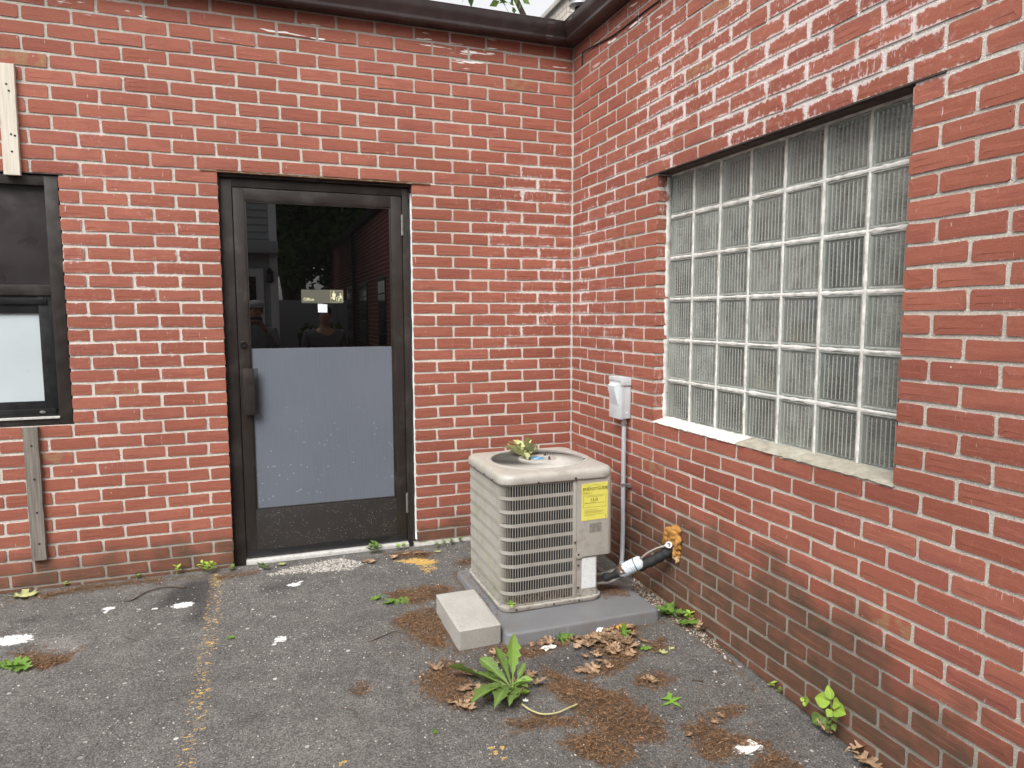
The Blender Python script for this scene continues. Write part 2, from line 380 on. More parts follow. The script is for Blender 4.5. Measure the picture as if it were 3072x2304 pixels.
MT['darksteel'] = simple('dark_steel', (0.055, 0.036, 0.030), 0.75, 0.35, 30, bump=0.001, bscale=180, dirt=(0.20, 0.15, 0.10), dirt_amt=0.5, dirt_scale=18)
MT['alu'] = simple('worn_aluminium', (0.62, 0.61, 0.58), 0.5, 0.15, 60, metal=0.2, dirt=(0.25, 0.22, 0.18), dirt_amt=0.5, dirt_scale=25)
MT['steel'] = simple('hinge_steel', (0.30, 0.29, 0.28), 0.4, 0.2, 60, metal=0.7)
MT['caulk'] = simple('white_caulk', (0.62, 0.61, 0.58), 0.8, 0.2, 50, bump=0.002, bscale=90)

# ================================================================ the ground
def make_ground():
    def axis(lo, hi, st, out_lo, out_hi):
        a = list(np.arange(lo, hi+1e-6, st)); d = st
        x = lo
        while x > out_lo: d *= 1.35; x -= d; a.insert(0, x)
        x = hi; d = st
        while x < out_hi: d *= 1.35; x += d; a.append(x)
        return np.array(a)
    xs = axis(-3.45, 0.06, 0.0155, -70, 70); ys = axis(-2.75, 0.10, 0.0155, -70, 70)
    X, Y = np.meshgrid(xs, ys, indexing='ij'); Z = gz(X, Y).astype(float)
    def poly(pts): return [tuple(G(p)[:2]) for p in pts]
    A = {k: np.zeros_like(X) for k in ('yel', 'whi', 'brn', 'drk', 'grv', 'lgt')}
    def fill(key, pts, soft=0.03, amt=1.0):
        P = poly(pts); i = inside(P, X, Y); d = polydist(P, X, Y); sd_ = np.where(i, d, -d)
        A[key] = np.maximum(A[key], amt*sstep(sd_, -soft, soft)); return sd_
    def ell(key, c, rx, ry, amt=1.0, soft=0.6):
        g = G(c); d = np.hypot((X-g[0])/rx, (Y-g[1])/ry); A[key] = np.maximum(A[key], amt*(1-sstep(d, 1-soft, 1+soft)))
    line = poly([R7(1405, 415), R7(1392, 560), R7(1378, 700), R7(1345, 860), R7(1310, 1050), R7(1290, 1200), R7(1260, 1400), R7(1215, 1659)])
    dl = polydist(line, X, Y, False); A['yel'] = np.maximum(A['yel'], 0.42*(1-sstep(dl, 0.030, 0.062)))
    for a, b, w in ((R7(1400, 420), R7(1405, 480), 0.035), (R7(1370, 840), R7(1360, 870), 0.03), (R7(1330, 690), R7(1390, 710), 0.02), (R7(1270, 1185), R7(1350, 1150), 0.02)):
        dd = polydist(poly([a, b]), X, Y, False); A['yel'] = np.maximum(A['yel'], 0.60*(1-sstep(dd, w*0.3, w*1.6)))
    fill('yel', [R8(320, 315), R8(480, 296), R8(640, 315), R8(600, 345), R8(500, 350), R8(420, 335)], 0.025, 0.95)
    fill('yel', [R8(480, 345), R8(600, 340), R8(650, 375), R8(540, 420), R8(500, 385)], 0.03, 0.62)
    fill('yel', [R8(520, 810), R8(650, 800), R8(640, 860), R8(540, 850)], 0.03, 0.42)
    for c in (R8(965, 1525), R8(1040, 1525), R8(985, 1560), R8(1060, 1590), R8(15, 1622)): ell('yel', c, 0.013, 0.016, 0.85)
    for c, rx, ry in ((R7(705, 628), 0.028, 0.022), (R7(680, 655), 0.012, 0.012), (R7(1185, 600), 0.048, 0.034), (R7(1000, 625), 0.012, 0.014), (R7(1820, 832), 0.026, 0.022), (R7(1775, 862), 0.012, 0.010),
                      (R7(70, 835), 0.085, 0.048), (R7(1905, 468), 0.034, 0.022), (R7(1945, 450), 0.014, 0.010), (R9(400, 1535), 0.040, 0.028), (R9(470, 1520), 0.030, 0.022), (R7(1640, 620), 0.01, 0.01)):
        ell('whi', c, rx*1.12, ry*1.12, 0.95)
    fill('drk', [R7(1240, 440), R7(1380, 440), R7(1350, 640), R7(1290, 730), R7(1210, 720), R7(1270, 600), R7(1000, 620), R7(1080, 520)], 0.05)
    fill('drk', [R7(150, 700), R7(260, 670), R7(240, 720), R7(170, 730)], 0.06, 0.6); fill('drk', [R7(1700, 480), R7(1980, 430), R7(1900, 500), R7(1700, 520)], 0.04, 0.6)
    fill('drk', [R8(760, 940), R8(1000, 900), R8(1080, 1040), R8(860, 1080)], 0.07, 0.55); fill('drk', [R8(1180, 920), R8(1640, 860), R8(1620, 1060), R8(1200, 1060)], 0.07, 0.45)
    fill('lgt', [R7(210, 840), R7(420, 800), R7(560, 840), R7(500, 880), R7(330, 900)], 0.02); fill('lgt', [R7(0, 960), R7(120, 930), R7(250, 1010), R7(60, 1080), R7(0, 1060)], 0.03, 0.8)
    fill('lgt', [R7(1800, 1440), R7(2300, 1300), R7(2400, 1659), R7(1700, 1659)], 0.25, 0.55); fill('lgt', [R7(560, 870), R7(900, 860), R7(800, 1050), R7(560, 1020)], 0.15, 0.35)
    fill('grv', [R7(1690, 420), R7(1900, 355), R7(2212, 290), R8(180, 330), R8(60, 380), R7(2100, 390), R7(1850, 410)], 0.035, 0.85)
    for P in LITTER: fill('brn', P, 0.06, 0.95)
    fill('brn', [R7(0, 540), R7(500, 470), R7(1300, 395), R7(1640, 360), R7(1640, 420), R7(1200, 450), R7(500, 540), R7(0, 620)], 0.05, 0.55)
    fill('brn', [R8(1890, 430), R8(1960, 450), R8(2230, 590), R9(450, 1150), R9(330, 990), R8(2050, 640), R8(1900, 520)], 0.04, 0.95)
    for (x0, x1, y0, y1) in ((-0.93, -0.12, -1.335, -0.46), (-1.135, -0.90, -1.29, -0.85)):  # brown soil round pad and block, also painting contact darkening into the ground
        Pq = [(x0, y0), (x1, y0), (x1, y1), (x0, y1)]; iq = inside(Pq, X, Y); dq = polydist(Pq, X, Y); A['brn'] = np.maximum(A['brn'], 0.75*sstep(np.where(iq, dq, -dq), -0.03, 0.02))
    fill('brn', [R8(480, 900), R8(760, 880), R8(1100, 1000), R8(1300, 1240), R8(900, 1330), R8(560, 1210)], 0.15, 0.4)
    # unevenness, the sunken patch on the left, a raised old slab edge
    def vn(sx, sy, k):
        r = np.random.default_rng(k); return sum(a*np.sin(X*fx*sx+ph)*np.sin(Y*fy*sy+p2) for a, fx, fy, ph, p2 in zip(r.random(6), 1+3*r.random(6), 1+3*r.random(6), 6*r.random(6), 6*r.random(6)))
    near = sstep(-Y, 0.05, 0.4)*sstep(-X, 0.05, 0.3)*(np.abs(X) < 12)*(np.abs(Y) < 12)
    Z = Z + near*(0.0035*vn(3, 3, 1)+0.0016*vn(11, 9, 2))
    pit = poly([R7(80, 915), R7(210, 860), R7(340, 905), R7(540, 850), R7(470, 950), R7(270, 1025), R7(200, 985)])
    i = inside(pit, X, Y); d = polydist(pit, X, Y); Z = Z - 0.016*sstep(np.where(i, d, -d), -0.012, 0.03)
    cr = poly([R7(0, 950), R7(180, 850), R7(240, 800), R7(330, 760)]); Z = Z - 0.007*(1-sstep(polydist(cr, X, Y, False), 0.0, 0.016))
    cr = poly([R7(560, 845), R7(700, 830)]); Z = Z - 0.005*(1-sstep(polydist(cr, X, Y, False), 0.0, 0.016))
    hole = G(R8(140, 1130)); Z = Z - 0.012*(1-sstep(np.hypot(X-hole[0], Y-hole[1]), 0.02, 0.06))
    Z[Y > 0.0] = np.minimum(Z[Y > 0.0], -0.03); Z[(X > 0.0)] = np.minimum(Z[X > 0.0], gz(X[X > 0.0], Y[X > 0.0])-0.03)
    nx, ny = X.shape; V = np.stack([X, Y, Z], -1).reshape(-1, 3)
    I = np.arange(nx*ny).reshape(nx, ny); F = np.stack([I[:-1, :-1], I[1:, :-1], I[1:, 1:], I[:-1, 1:]], -1).reshape(-1, 4)
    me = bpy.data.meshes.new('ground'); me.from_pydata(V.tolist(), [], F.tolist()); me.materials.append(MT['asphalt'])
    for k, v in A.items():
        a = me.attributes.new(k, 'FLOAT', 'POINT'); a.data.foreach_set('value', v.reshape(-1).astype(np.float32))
    me.polygons.foreach_set('use_smooth', np.ones(len(me.polygons), bool))
    o = link('ground', me, kind='structure', label='worn grey asphalt with faded yellow line and white paint flecks', cat='ground')
    return X[:, 0], Y[0, :], Z
LITTER = [
    [R8(490, 1110), R8(560, 1030), R8(660, 960), R8(760, 1000), R8(850, 1110), R8(880, 1180), R8(830, 1290), R8(700, 1260), R8(560, 1200)],
    [R8(950, 890), R8(1060, 880), R8(1220, 890), R8(1400, 850), R8(1560, 800), R8(1480, 850), R8(1300, 930), R8(1100, 970), R8(960, 960)],
    [R8(1640, 780), R8(1900, 725), R8(1960, 760), R8(1880, 830), R8(1930, 920), R8(1840, 1010), R8(1700, 1060), R8(1560, 1100), R8(1700, 960), R8(1640, 860)],
    [R8(1330, 1130), R8(1500, 1080), R8(1650, 1130), R8(1860, 1220), R8(2090, 1350), R8(2080, 1480), R8(1900, 1500), R8(1880, 1590), R8(1760, 1690), R8(1620, 1640), R8(1440, 1500), R8(1480, 1440), R8(1650, 1400), R8(1540, 1300), R8(1400, 1200)],
    [R8(1030, 1370), R8(1250, 1310), R8(1500, 1320), R8(1580, 1370), R8(1300, 1385), R8(1120, 1420)],
    [R8(1890, 1080), R8(2000, 1040), R8(2160, 1070), R8(2160, 1110), R8(2020, 1150), R8(1900, 1120)],
    [R8(1980, 840), R8(2080, 815), R8(2140, 860), R8(2060, 905), R8(1970, 880)],
    [R8(300, 530), R8(450, 500), R8(700, 470), R8(720, 500), R8(620, 560), R8(480, 600), R8(360, 590)],
    [R8(560, 620), R8(640, 640), R8(700, 800), R8(660, 900), R8(540, 870), R8(430, 770), R8(300, 720), R8(420, 650)],
    [R8(735, 330), R8(860, 295), R8(862, 345), R8(780, 352)],
    [R8(60, 1165), R8(120, 1110), R8(190, 1120), R8(140, 1180)],
    [R8(290, 275), R8(450, 255), R8(600, 265), R8(560, 300), R8(380, 305)],
    [R9(0, 1385), R9(130, 1365), R9(330, 1450), R9(550, 1500), R9(540, 1530), R9(350, 1560), R9(240, 1610), R9(130, 1580), R9(60, 1500)],
    [R9(100, 1330), R9(250, 1275), R9(390, 1255), R9(395, 1290), R9(250, 1360), R9(140, 1345)],
    [R9(440, 1690), R9(480, 1570), R9(640, 1560), R9(760, 1650), R9(740, 1690)],
    [R7(80, 915), R7(200, 870), R7(350, 905), R7(515, 880), R7(440, 950), R7(270, 1012), R7(200, 985)],
    [R7(240, 545), R7(400, 505), R7(620, 472), R7(800, 452), R7(1050, 425), R7(1050, 445), R7(800, 480), R7(600, 502), R7(420, 535), R7(280, 560)],
    [R7(1380, 425), R7(1650, 385), R7(1660, 408), R7(1450, 432)],
    [R8(1320, 1010), R8(1500, 1090), R8(1480, 1150), R8(1340, 1140)],
    [R8(1480, 1160), R8(1560, 1150), R8(1860, 1190), R8(1820, 1230), R8(1600, 1220)],
]
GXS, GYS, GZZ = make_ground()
def ground_z(x, y):
    i = min(max(int(np.searchsorted(GXS, x))-1, 0), len(GXS)-2); j = min(max(int(np.searchsorted(GYS, y))-1, 0), len(GYS)-2)
    tx = (x-GXS[i])/(GXS[i+1]-GXS[i]); ty = (y-GYS[j])/(GYS[j+1]-GYS[j])
    return float((1-tx)*((1-ty)*GZZ[i, j]+ty*GZZ[i, j+1])+tx*((1-ty)*GZZ[i+1, j]+ty*GZZ[i+1, j+1]))

# ================================================================ the two brick walls
ZTOP = 2.135                                          # bed joint over the door
def zj(k): return ZTOP-0.0683*k if k >= 0 else ZTOP-0.0716*k
DOOR = (-2.042, -1.012, -0.1, 2.135)                   # openings: along-wall lo, hi, z lo, z hi
WIN_L = (-4.17, -2.765, zj(19), zj(1))
WIN_R = (0.988, 2.420, zj(19), zj(1))                  # on the window wall, s = -y
def brick_mesh(L, H, seed):
    """front face in the local xz plane looking to -y, 10-point outline, shallow inner ring"""
    r = random.Random(seed); c = 0.0042
    hx, hz = L/2, H/2
    pts = [(-hx+c, -hz), (0, -hz), (hx-c, -hz), (hx, -hz+c), (hx, hz-c), (hx-c, hz), (0, hz), (-hx+c, hz), (-hx, hz-c), (-hx, -hz+c)]
    if L < 0.06: pts = [p for p in pts if p[0] != 0]
    pts = [(x+r.uniform(-1, 1)*0.0021, z+r.uniform(-1, 1)*0.0021) for x, z in pts]; n = len(pts)
    k = 0.018; V = []; A = []
    for x, z in pts: V.append((x, 0.0006, z)); A.append(0.0)
    for x, z in pts: V.append((x*(hx-k)/hx if hx > k*1.5 else x*0.5, r.uniform(-0.0008, 0.0008), z*(hz-k)/hz)); A.append(1.0)
    for x, z in pts: V.append((x*0.999, 0.085, z*0.999)); A.append(0.0)
    F = []
    for i in range(n):
        j = (i+1) % n; F += [(i, j, n+j, n+i), (2*n+i, 2*n+j, j, i)]
    F.append(tuple(n+i for i in range(n))); F.append(tuple(2*n+i for i in range(n-1, -1, -1)))
    return V, F, A
def cut(ivs, lo, hi):
    out = []
    for a, b in ivs:
        if hi <= a or lo >= b: out.append((a, b)); continue
        if lo-a > 0.02: out.append((a, lo))
        if b-hi > 0.02: out.append((hi, b))
    return out
def lay_wall(rows, joints, lo, hi, openings, jw=0.0135):
    """-> list of (centre along wall, z centre, length, height)"""
    out = []
    for k in rows:
        z1, z0 = zj(k), zj(k+1); zc = (z0+z1)/2; h = z1-z0-0.0128
        spans = [(lo, hi)]; edges = set()
        for (a, b, c, d) in openings:
            if c < zc < d: spans = cut(spans, a, b); edges |= {a, b}
        js = sorted(j+random.uniform(-0.005, 0.005) for j in joints(k))
        for a, b in spans:
            cs = [a]+[j for j in js if a+0.035 < j < b-0.035]+[b]
            for i in range(len(cs)-1):
                l0 = cs[i]+(jw/2 if i > 0 else (0.0 if cs[i] in edges else jw/2)); l1 = cs[i+1]-(jw/2 if i < len(cs)-2 else (0.0 if cs[i+1] in edges else jw/2))
                if l1-l0 > 0.02: out.append(((l0+l1)/2, zc+random.uniform(-1, 1)*0.0012, l1-l0, h+random.uniform(-1, 1)*0.0016))
    return out
FULL = [new_mesh('brick', *brick_mesh(0.205, 0.0568, 100+i)[:2], MT['brick'], attrs={'ed': brick_mesh(0.205, 0.0568, 100+i)[2]}) for i in range(10)]
HALF = [new_mesh('brick', *brick_mesh(0.100, 0.0568, 200+i)[:2], MT['brick'], attrs={'ed': brick_mesh(0.100, 0.0568, 200+i)[2]}) for i in range(5)]
def place_bricks(wall, lay, right, keep=300):
    """the bricks that show largest are objects of their own, the others one joined part"""
    items = []
    for (s, z, L, H) in lay:
        c = np.array([0.0, -s, z]) if right else np.array([s, 0.0, z])
        px, py, d = proj(c); nrm = np.array([-1.0, 0, 0]) if right else np.array([0, -1.0, 0])
        vis = d > 0.3 and -40 < px < 3112 and -30 < py < 2334 and z > -0.16
        area = L*H*abs((c-CAM)@nrm)/max(d, 0.1)**3 if vis else 0.0
        if right and z > 2.98: area = 0
        items.append((area, c, L, H))
    items.sort(key=lambda t: -t[0])
    base = root_loc(wall); rz = -PI/2 if right else 0.0
    cs, sn = math.cos(rz), math.sin(rz); mb = MB(); rnds = []; eds = []
    for i, (a, c, L, H) in enumerate(items):
        out = random.uniform(-0.0022, 0.0012); tilt = random.uniform(-1, 1)*0.004; rv = random.random()
        if i < keep and a > 0:
            full = L > 0.15
            o = bpy.data.objects.new('brick', random.choice(FULL if full else HALF)); COL.objects.link(o); o.parent = wall
            o.location = c-base+np.array([math.sin(rz)*-out, math.cos(rz)*out, 0.0]); o.rotation_euler = (0, tilt, rz)
            o.scale = (L/(0.205 if full else 0.100), 1.0, H/0.0568); o['rnd'] = rv
        else:
            V, F, A = brick_mesh(L, H, 1000+i); V = np.array(V); t = V.copy()
            t[:, 0] = V[:, 0]*math.cos(tilt)+V[:, 2]*math.sin(tilt); t[:, 2] = V[:, 2]*math.cos(tilt)-V[:, 0]*math.sin(tilt); t[:, 1] += out
            w = np.stack([t[:, 0]*cs-t[:, 1]*sn, t[:, 0]*sn+t[:, 1]*cs, t[:, 2]], -1)+c
            mb.add(w, F, rnd=rv, ed=A)
    mb.build('bricks', MT['brick'], wall, kind='stuff')
# --- door wall
wall_a = thing('brick_wall', (-1.5, 0.0, 0.0), 'red brick wall holding the dark office door, behind the air conditioner', 'brick wall')
def joints_a(k):
    xs = []; x = -0.0138
    for n in range(1, 30):
        x -= 0.2165 if n <= 5 else 0.2095; xs.append(x)
    if k % 2 == 0: p = [-0.0138]+xs; xs = [(p[i]+p[i+1])/2 for i in range(len(p)-1)]
    return xs
lay_a = lay_wall(range(-13, 33), joints_a, -5.3, -0.001, [DOOR, WIN_L])
lay_a = [b for b in lay_a if not (b[0] > -1.03 and b[1] < 0.015)]
place_bricks(wall_a, lay_a, False)
MJ = 0.0036
def slab(mb, right, a, b, z0, z1, d0=MJ, d1=0.2):
    if right: mb.box(d0, d1, -b, -a, z0, z1)
    else: mb.box(a, b, d0, d1, z0, z1)
mb = MB(); g = 0.0035
zs = (-0.5, WIN_L[2]-g, WIN_L[3]+g, DOOR[3]+g, 3.06)
slab(mb, False, -5.3, WIN_L[0]-g, zs[0], zs[3]); slab(mb, False, WIN_L[1]+g, DOOR[0]-g, zs[0], zs[3]); slab(mb, False, DOOR[1]+g, 0.2, zs[0], zs[3])
slab(mb, False, WIN_L[0]-g, WIN_L[1]+g, zs[0], zs[1]); slab(mb, False, WIN_L[0]-g, WIN_L[1]+g, zs[2], zs[3]); slab(mb, False, -5.3, 0.2, zs[3], zs[4])
slab(mb, False, DOOR[0]-g, DOOR[1]+g, -0.5, -0.02)
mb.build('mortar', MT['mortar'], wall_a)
# --- window wall
wall_b = thing('brick_wall', (0.0, -2.0, 0.0), 'red brick wall holding the glass block window, chalky above and mossy at the foot', 'brick wall')
def joints_b(k): return [(0.12 if k % 2 else 0.23)+0.2182*n for n in range(-1, 30)]
END_B = 4.6
lay_b = lay_wall(range(-13, 36), joints_b, 0.001, END_B, [WIN_R])
place_bricks(wall_b, lay_b, True)
mb = MB(); zs = (-0.6, WIN_R[2]-0.001, WIN_R[3]+g, 3.06)
slab(mb, True, -0.005, WIN_R[0]-g, zs[0], zs[3]); slab(mb, True, WIN_R[1]+g, END_B, zs[0], zs[3])
slab(mb, True, WIN_R[0]-g, WIN_R[1]+g, zs[0], zs[1]); slab(mb, True, WIN_R[0]-g, WIN_R[1]+g, zs[2], zs[3])
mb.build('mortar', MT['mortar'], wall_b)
# the far end of that wall (seen only as a reflection in the door glass): bricks in the material, windows built
M = Mat('far_brickwork'); p = M.pos(); o_ = M.xyz(p)
bt = M.n('ShaderNodeTexBrick'); M.put(bt.inputs['Vector'], M.vec(o_[1], o_[2], 0.0)); bt.inputs['Scale'].default_value = 1.0
bt.inputs['Brick Width'].default_value = 0.218; bt.inputs['Row Height'].default_value = 0.0683; bt.inputs['Mortar Size'].default_value = 0.006
bt.inputs['Color1'].default_value = (0.30, 0.075, 0.05, 1); bt.inputs['Color2'].default_value = (0.25, 0.065, 0.048, 1); bt.inputs['Mortar'].default_value = (0.42, 0.38, 0.34, 1)
MT['far_brick'] = M.set(Base_Color=bt.outputs['Color'], Roughness=0.9, Normal=M.bump(bt.outputs['Fac'], 0.6, -0.004))
mb = MB(); mb.box(0.0, 0.2, -17.0, -END_B, -0.6, 3.06); mb.build('far_end', MT['far_brick'], wall_b)
MT['dark_glass'] = simple('dark_window_glass', (0.012, 0.014, 0.015), 0.06, 0.1, 5)
for (a, b) in ((6.60, 7.32), (8.50, 9.50), (10.5, 11.4)):
    f = MB(); f.box(-0.012, 0.02, -b, -a, 0.85, 1.97); w = f.build('window', MT['black'], wall_b)
    for i in range(3):
        for j in range(5):
            wd = (b-a-0.08)/3; hh = (1.12-0.08)/5; f = MB(); y0 = a+0.04+i*wd; z0 = 0.89+j*hh
            f.box(-0.016, -0.010, -(y0+wd-0.02), -y0, z0, z0+hh-0.02); f.build('pane', MT['dark_glass'], w)
# roof behind the gutters
mb = MB(); mb.box(-5.3, 7.0, 0.2, 9.0, 2.93, 3.03); mb.box(0.2, 7.0, -17.0, 0.2, 2.93, 3.03); mb.build('roof', simple('roof_felt', (0.06, 0.06, 0.06), 0.9), wall_a)
# concrete footing right of the door
r = random.Random(3); V = []; F = []
nx = 40; prof = [(-0.002, 0.016), (-0.014, 0.012), (-0.026, -0.010), (-0.040, -0.055), (0.03, -0.055), (0.03, 0.016)]
for i in range(nx+1):
    x = -1.035+1.033*i/nx
    for (y, z) in prof: V.append((x, y+r.uniform(-1, 1)*0.005*(y < 0.02), z+r.uniform(-1, 1)*0.004))
for i in range(nx):
    for j in range(6): F.append((i*6+j, (i+1)*6+j, (i+1)*6+(j+1) % 6, i*6+(j+1) % 6))
obj('footing', V, F, MT['concrete'], wall_a, True)

# ================================================================ openings in the door wall
def glass_dark():
    M = Mat('dark_tinted_glass')
    M.set(Base_Color=(0.003, 0.003, 0.003), Roughness=0.01, IOR=1.9, Coat_Weight=1.0, Coat_Roughness=0.01, Coat_IOR=1.5)
    return M.m
MT['door_glass'] = glass_dark()
def film():
    M = Mat('grey_film_panel'); p = M.pos(); o = M.xyz(p)
    v = M.noise(M.vmul(p, (160.0, 1.0, 5.0)), 1.0, 2.0); c = M.mix(M.lin(v, 0.3, 0.7), (0.116, 0.132, 0.160), (0.136, 0.153, 0.183))
    c = M.mix(M.lin(M.noise(p, 3.0, 2.0), 0.3, 0.7, 0, 0.5), c, (0.15, 0.168, 0.198))
    low = M.sub(1.0, M.step(o[2], 0.45, 1.05))
    vo = M.voro(p, 34.0); spots = M.mul(M.sub(1.0, M.step(vo, 0.10, 0.22)), M.mul(M.step(M.noise(p, 11.0, 1.0), 0.50, 0.62), M.add(0.05, M.mul(low, 0.5))))
    c = M.mix(spots, c, (0.36, 0.39, 0.43))
    pits = M.sub(1.0, M.step(M.voro(M.vmul(p, (1.0, 1.0, 0.8)), 6.0), 0.025, 0.04)); c = M.mix(M.mul(pits, 0.8), c, (0.07, 0.08, 0.09))
    return M.set(Base_Color=c, Roughness=0.42, Specular_IOR_Level=0.45)
MT['film'] = film()
def dusty_bronze():
    M = Mat('dusty_bronze_rail'); p = M.pos(); o = M.xyz(p)
    n = M.noise(p, 9.0, 3.0); c = M.mix(n, (0.017, 0.015, 0.014), (0.030, 0.026, 0.023))
    sp = M.mul(M.sub(1.0, M.step(M.voro(p, 105.0), 0.14, 0.24)), M.step(M.noise(p, 17.0, 3.0), 0.43, 0.60))
    c = M.mix(M.mul(sp, 0.8), c, (0.36, 0.33, 0.29)); dust = M.mul(M.sub(1.0, M.step(o[2], 0.0, 0.3)), 0.08)
    return M.set(Base_Color=M.mix(dust, c, (0.10, 0.09, 0.08)), Roughness=0.5)
MT['dusty'] = dusty_bronze()
YF = 0.042
door = box('door', DOOR[0]+0.004, -1.978, YF, YF+0.06, -0.015, 2.112, MT['bronze'], wall_a, 0.002, label='dark bronze glass door with a grey lower panel')
door.data.name = 'door'
def dpart(name, x0, x1, y0, y1, z0, z1, mat='bronze', b=0.002, **k): return box(name, x0, x1, y0, y1, z0, z1, MT[mat], door, b, **k)
dpart('frame_jamb', -1.066+0.004, DOOR[1]-0.012, YF, YF+0.06, -0.015, 2.112)
dpart('frame_head', -1.978, -1.062, YF+0.001, YF+0.06, 2.064, 2.112)
dpart('frame_stop', -1.9775, -1.974, YF+0.012, YF+0.05, 0.02, 2.063, 'rubber', 0); dpart('frame_stop', -1.0665, -1.0625, YF+0.012, YF+0.05, 0.02, 2.063, 'rubber', 0)
XL, XR, ZB, ZT = -1.973, -1.067, 0.022, 2.060
dpart('stile', XL, -1.917, YF+0.004, YF+0.048, ZB, ZT); dpart('stile', -1.128, XR, YF+0.004, YF+0.048, ZB, ZT)
dpart('rail', -1.917, -1.128, YF+0.005, YF+0.048, 1.996, ZT); dpart('rail', -1.917, -1.128, YF+0.005, YF+0.048, ZB, 0.292, 'dusty')
for (a, b, c, d) in ((-1.917, -1.908, 0.292, 1.996), (-1.137, -1.128, 0.292, 1.996), (-1.908, -1.137, 1.987, 1.996), (-1.908, -1.137, 0.292, 0.301)):
    dpart('glazing_bead', a, b, YF+0.009, YF+0.04, c, d, 'bronze', 0.001)
dpart('glass_pane', -1.908, -1.137, YF+0.016, YF+0.022, 1.1985, 1.987, 'door_glass', 0)
dpart('lower_panel', -1.908, -1.137, YF+0.0145, YF+0.022, 0.301, 1.1975, 'film', 0)
dpart('kick_strip', XL+0.004, XR-0.004, YF-0.002, YF+0.004, 0.030, 0.062, 'black', 0.0015)
dpart('threshold', -1.978, -1.062, 0.004, 0.075, -0.012, 0.016, 'alu', 0.003)
hd = dpart('pull_handle', -1.956, -1.900, YF-0.030, YF-0.022, 0.838, 1.092, 'bronze', 0.0015)
dpart('handle_plate', -1.949, -1.930, YF-0.024, YF+0.006, 0.842, 1.088, 'black', 0.001)
for i in range(5):
    dpart('handle_rib', -1.898+i*0.0042-0.0012, -1.898+i*0.0042+0.0014, YF-0.031+i*0.0025, YF-0.012, 0.838, 1.092, 'black', 0.0004)
v, f = lathe((-1.946, YF+0.005, 1.222), (0, -1, 0), [(0.019, 0), (0.019, 0.006), (0.0165, 0.0085), (0.010, 0.0085), (0.009, 0.006), (0.002, 0.006)], 24)
auto_smooth(obj('lock_cylinder', v, f, MT['black'], door))
for (z0, z1) in ((1.838, 1.958), (0.196, 0.318)):
    mb = MB()
    for i in range(3):
        a = z0+(z1-z0)*i/3; v, f = lathe((-1.064, YF-0.004, a+0.0015), (0, 0, 1), [(0.0075, 0), (0.0075, (z1-z0)/3-0.003)], 12); mb.add(v, f)
    mb.build('hinge', MT['steel'], door, True)
# rusty steel lintel, caulk beads
mb = MB(); mb.box(-2.125, -0.905, -0.0045, 0.10, 2.1285, 2.1345); mb.build('door_lintel', MT['rust'], wall_a); dpart('head_filler', DOOR[0]+0.002, DOOR[1]-0.002, 0.020, 0.10, 2.1125, 2.1280, 'bronze', 0.001)
def wobble_strip(name, pts, w, d, mat, parent, seed, axis='x', jit=0.35):
    """ragged bead along a vertical line on the door wall"""
    r = random.Random(seed); V = []; F = []
    for i, (x, y, z) in enumerate(pts):
        a = w*(1+r.uniform(-jit, jit)); V += [(x-a/2, y+d, z), (x-a/2+0.001, y, z), (x+a/2-0.001, y, z), (x+a/2, y+d, z)]
    for i in range(len(pts)-1):
        for j in range(3): F.append((i*4+j, i*4+j+1, (i+1)*4+j+1, (i+1)*4+j))
    F.append((0, 1, 2, 3)); n = 4*(len(pts)-1); F.append((n+3, n+2, n+1, n))
    return obj(name, V, F, mat, parent, True)
wobble_strip('caulk_bead', [(-1.0125, 0.018, 0.03+i*0.05) for i in range(42)], 0.010, 0.04, MT['caulk'], wall_a, 5)
wobble_strip('caulk_bead', [(-1.0215, 0.038, 0.0+i*0.05) for i in range(42)], 0.012, 0.02, MT['rubber'], wall_a, 6)
wobble_strip('caulk_bead', [(-2.041, 0.030, 0.0+i*0.05) for i in range(42)], 0.010, 0.03, MT['rubber'], wall_a, 7)
# crumbling concrete lip under the threshold
r = random.Random(9); V = []; F = []; n = 60
for i in range(n+1):
    x = -2.06+1.03*i/n; q = 0.018*math.sin(x*9)+0.012*math.sin(x*23+1)
    for (y, z) in ((0.02, -0.012), (-0.012+q*0.3, -0.010), (-0.036+q+r.uniform(-1, 1)*0.006, -0.016), (-0.045+q+r.uniform(-1, 1)*0.008, -0.034), (-0.045+q, -0.06), (0.02, -0.06)): V.append((x, y, z+r.uniform(-1, 1)*0.0035))
for i in range(n):
    for j in range(6): F.append((i*6+j, (i+1)*6+j, (i+1)*6+(j+1) % 6, i*6+(j+1) % 6))
obj('doorstep', V, F, simple('pale_crumbled_concrete', (0.46, 0.44, 0.40), 0.95, 0.3, 26, bump=0.006, bscale=70, spec=0.2, dirt=(0.16, 0.15, 0.11), dirt_amt=0.8, dirt_scale=12), wall_a, True)
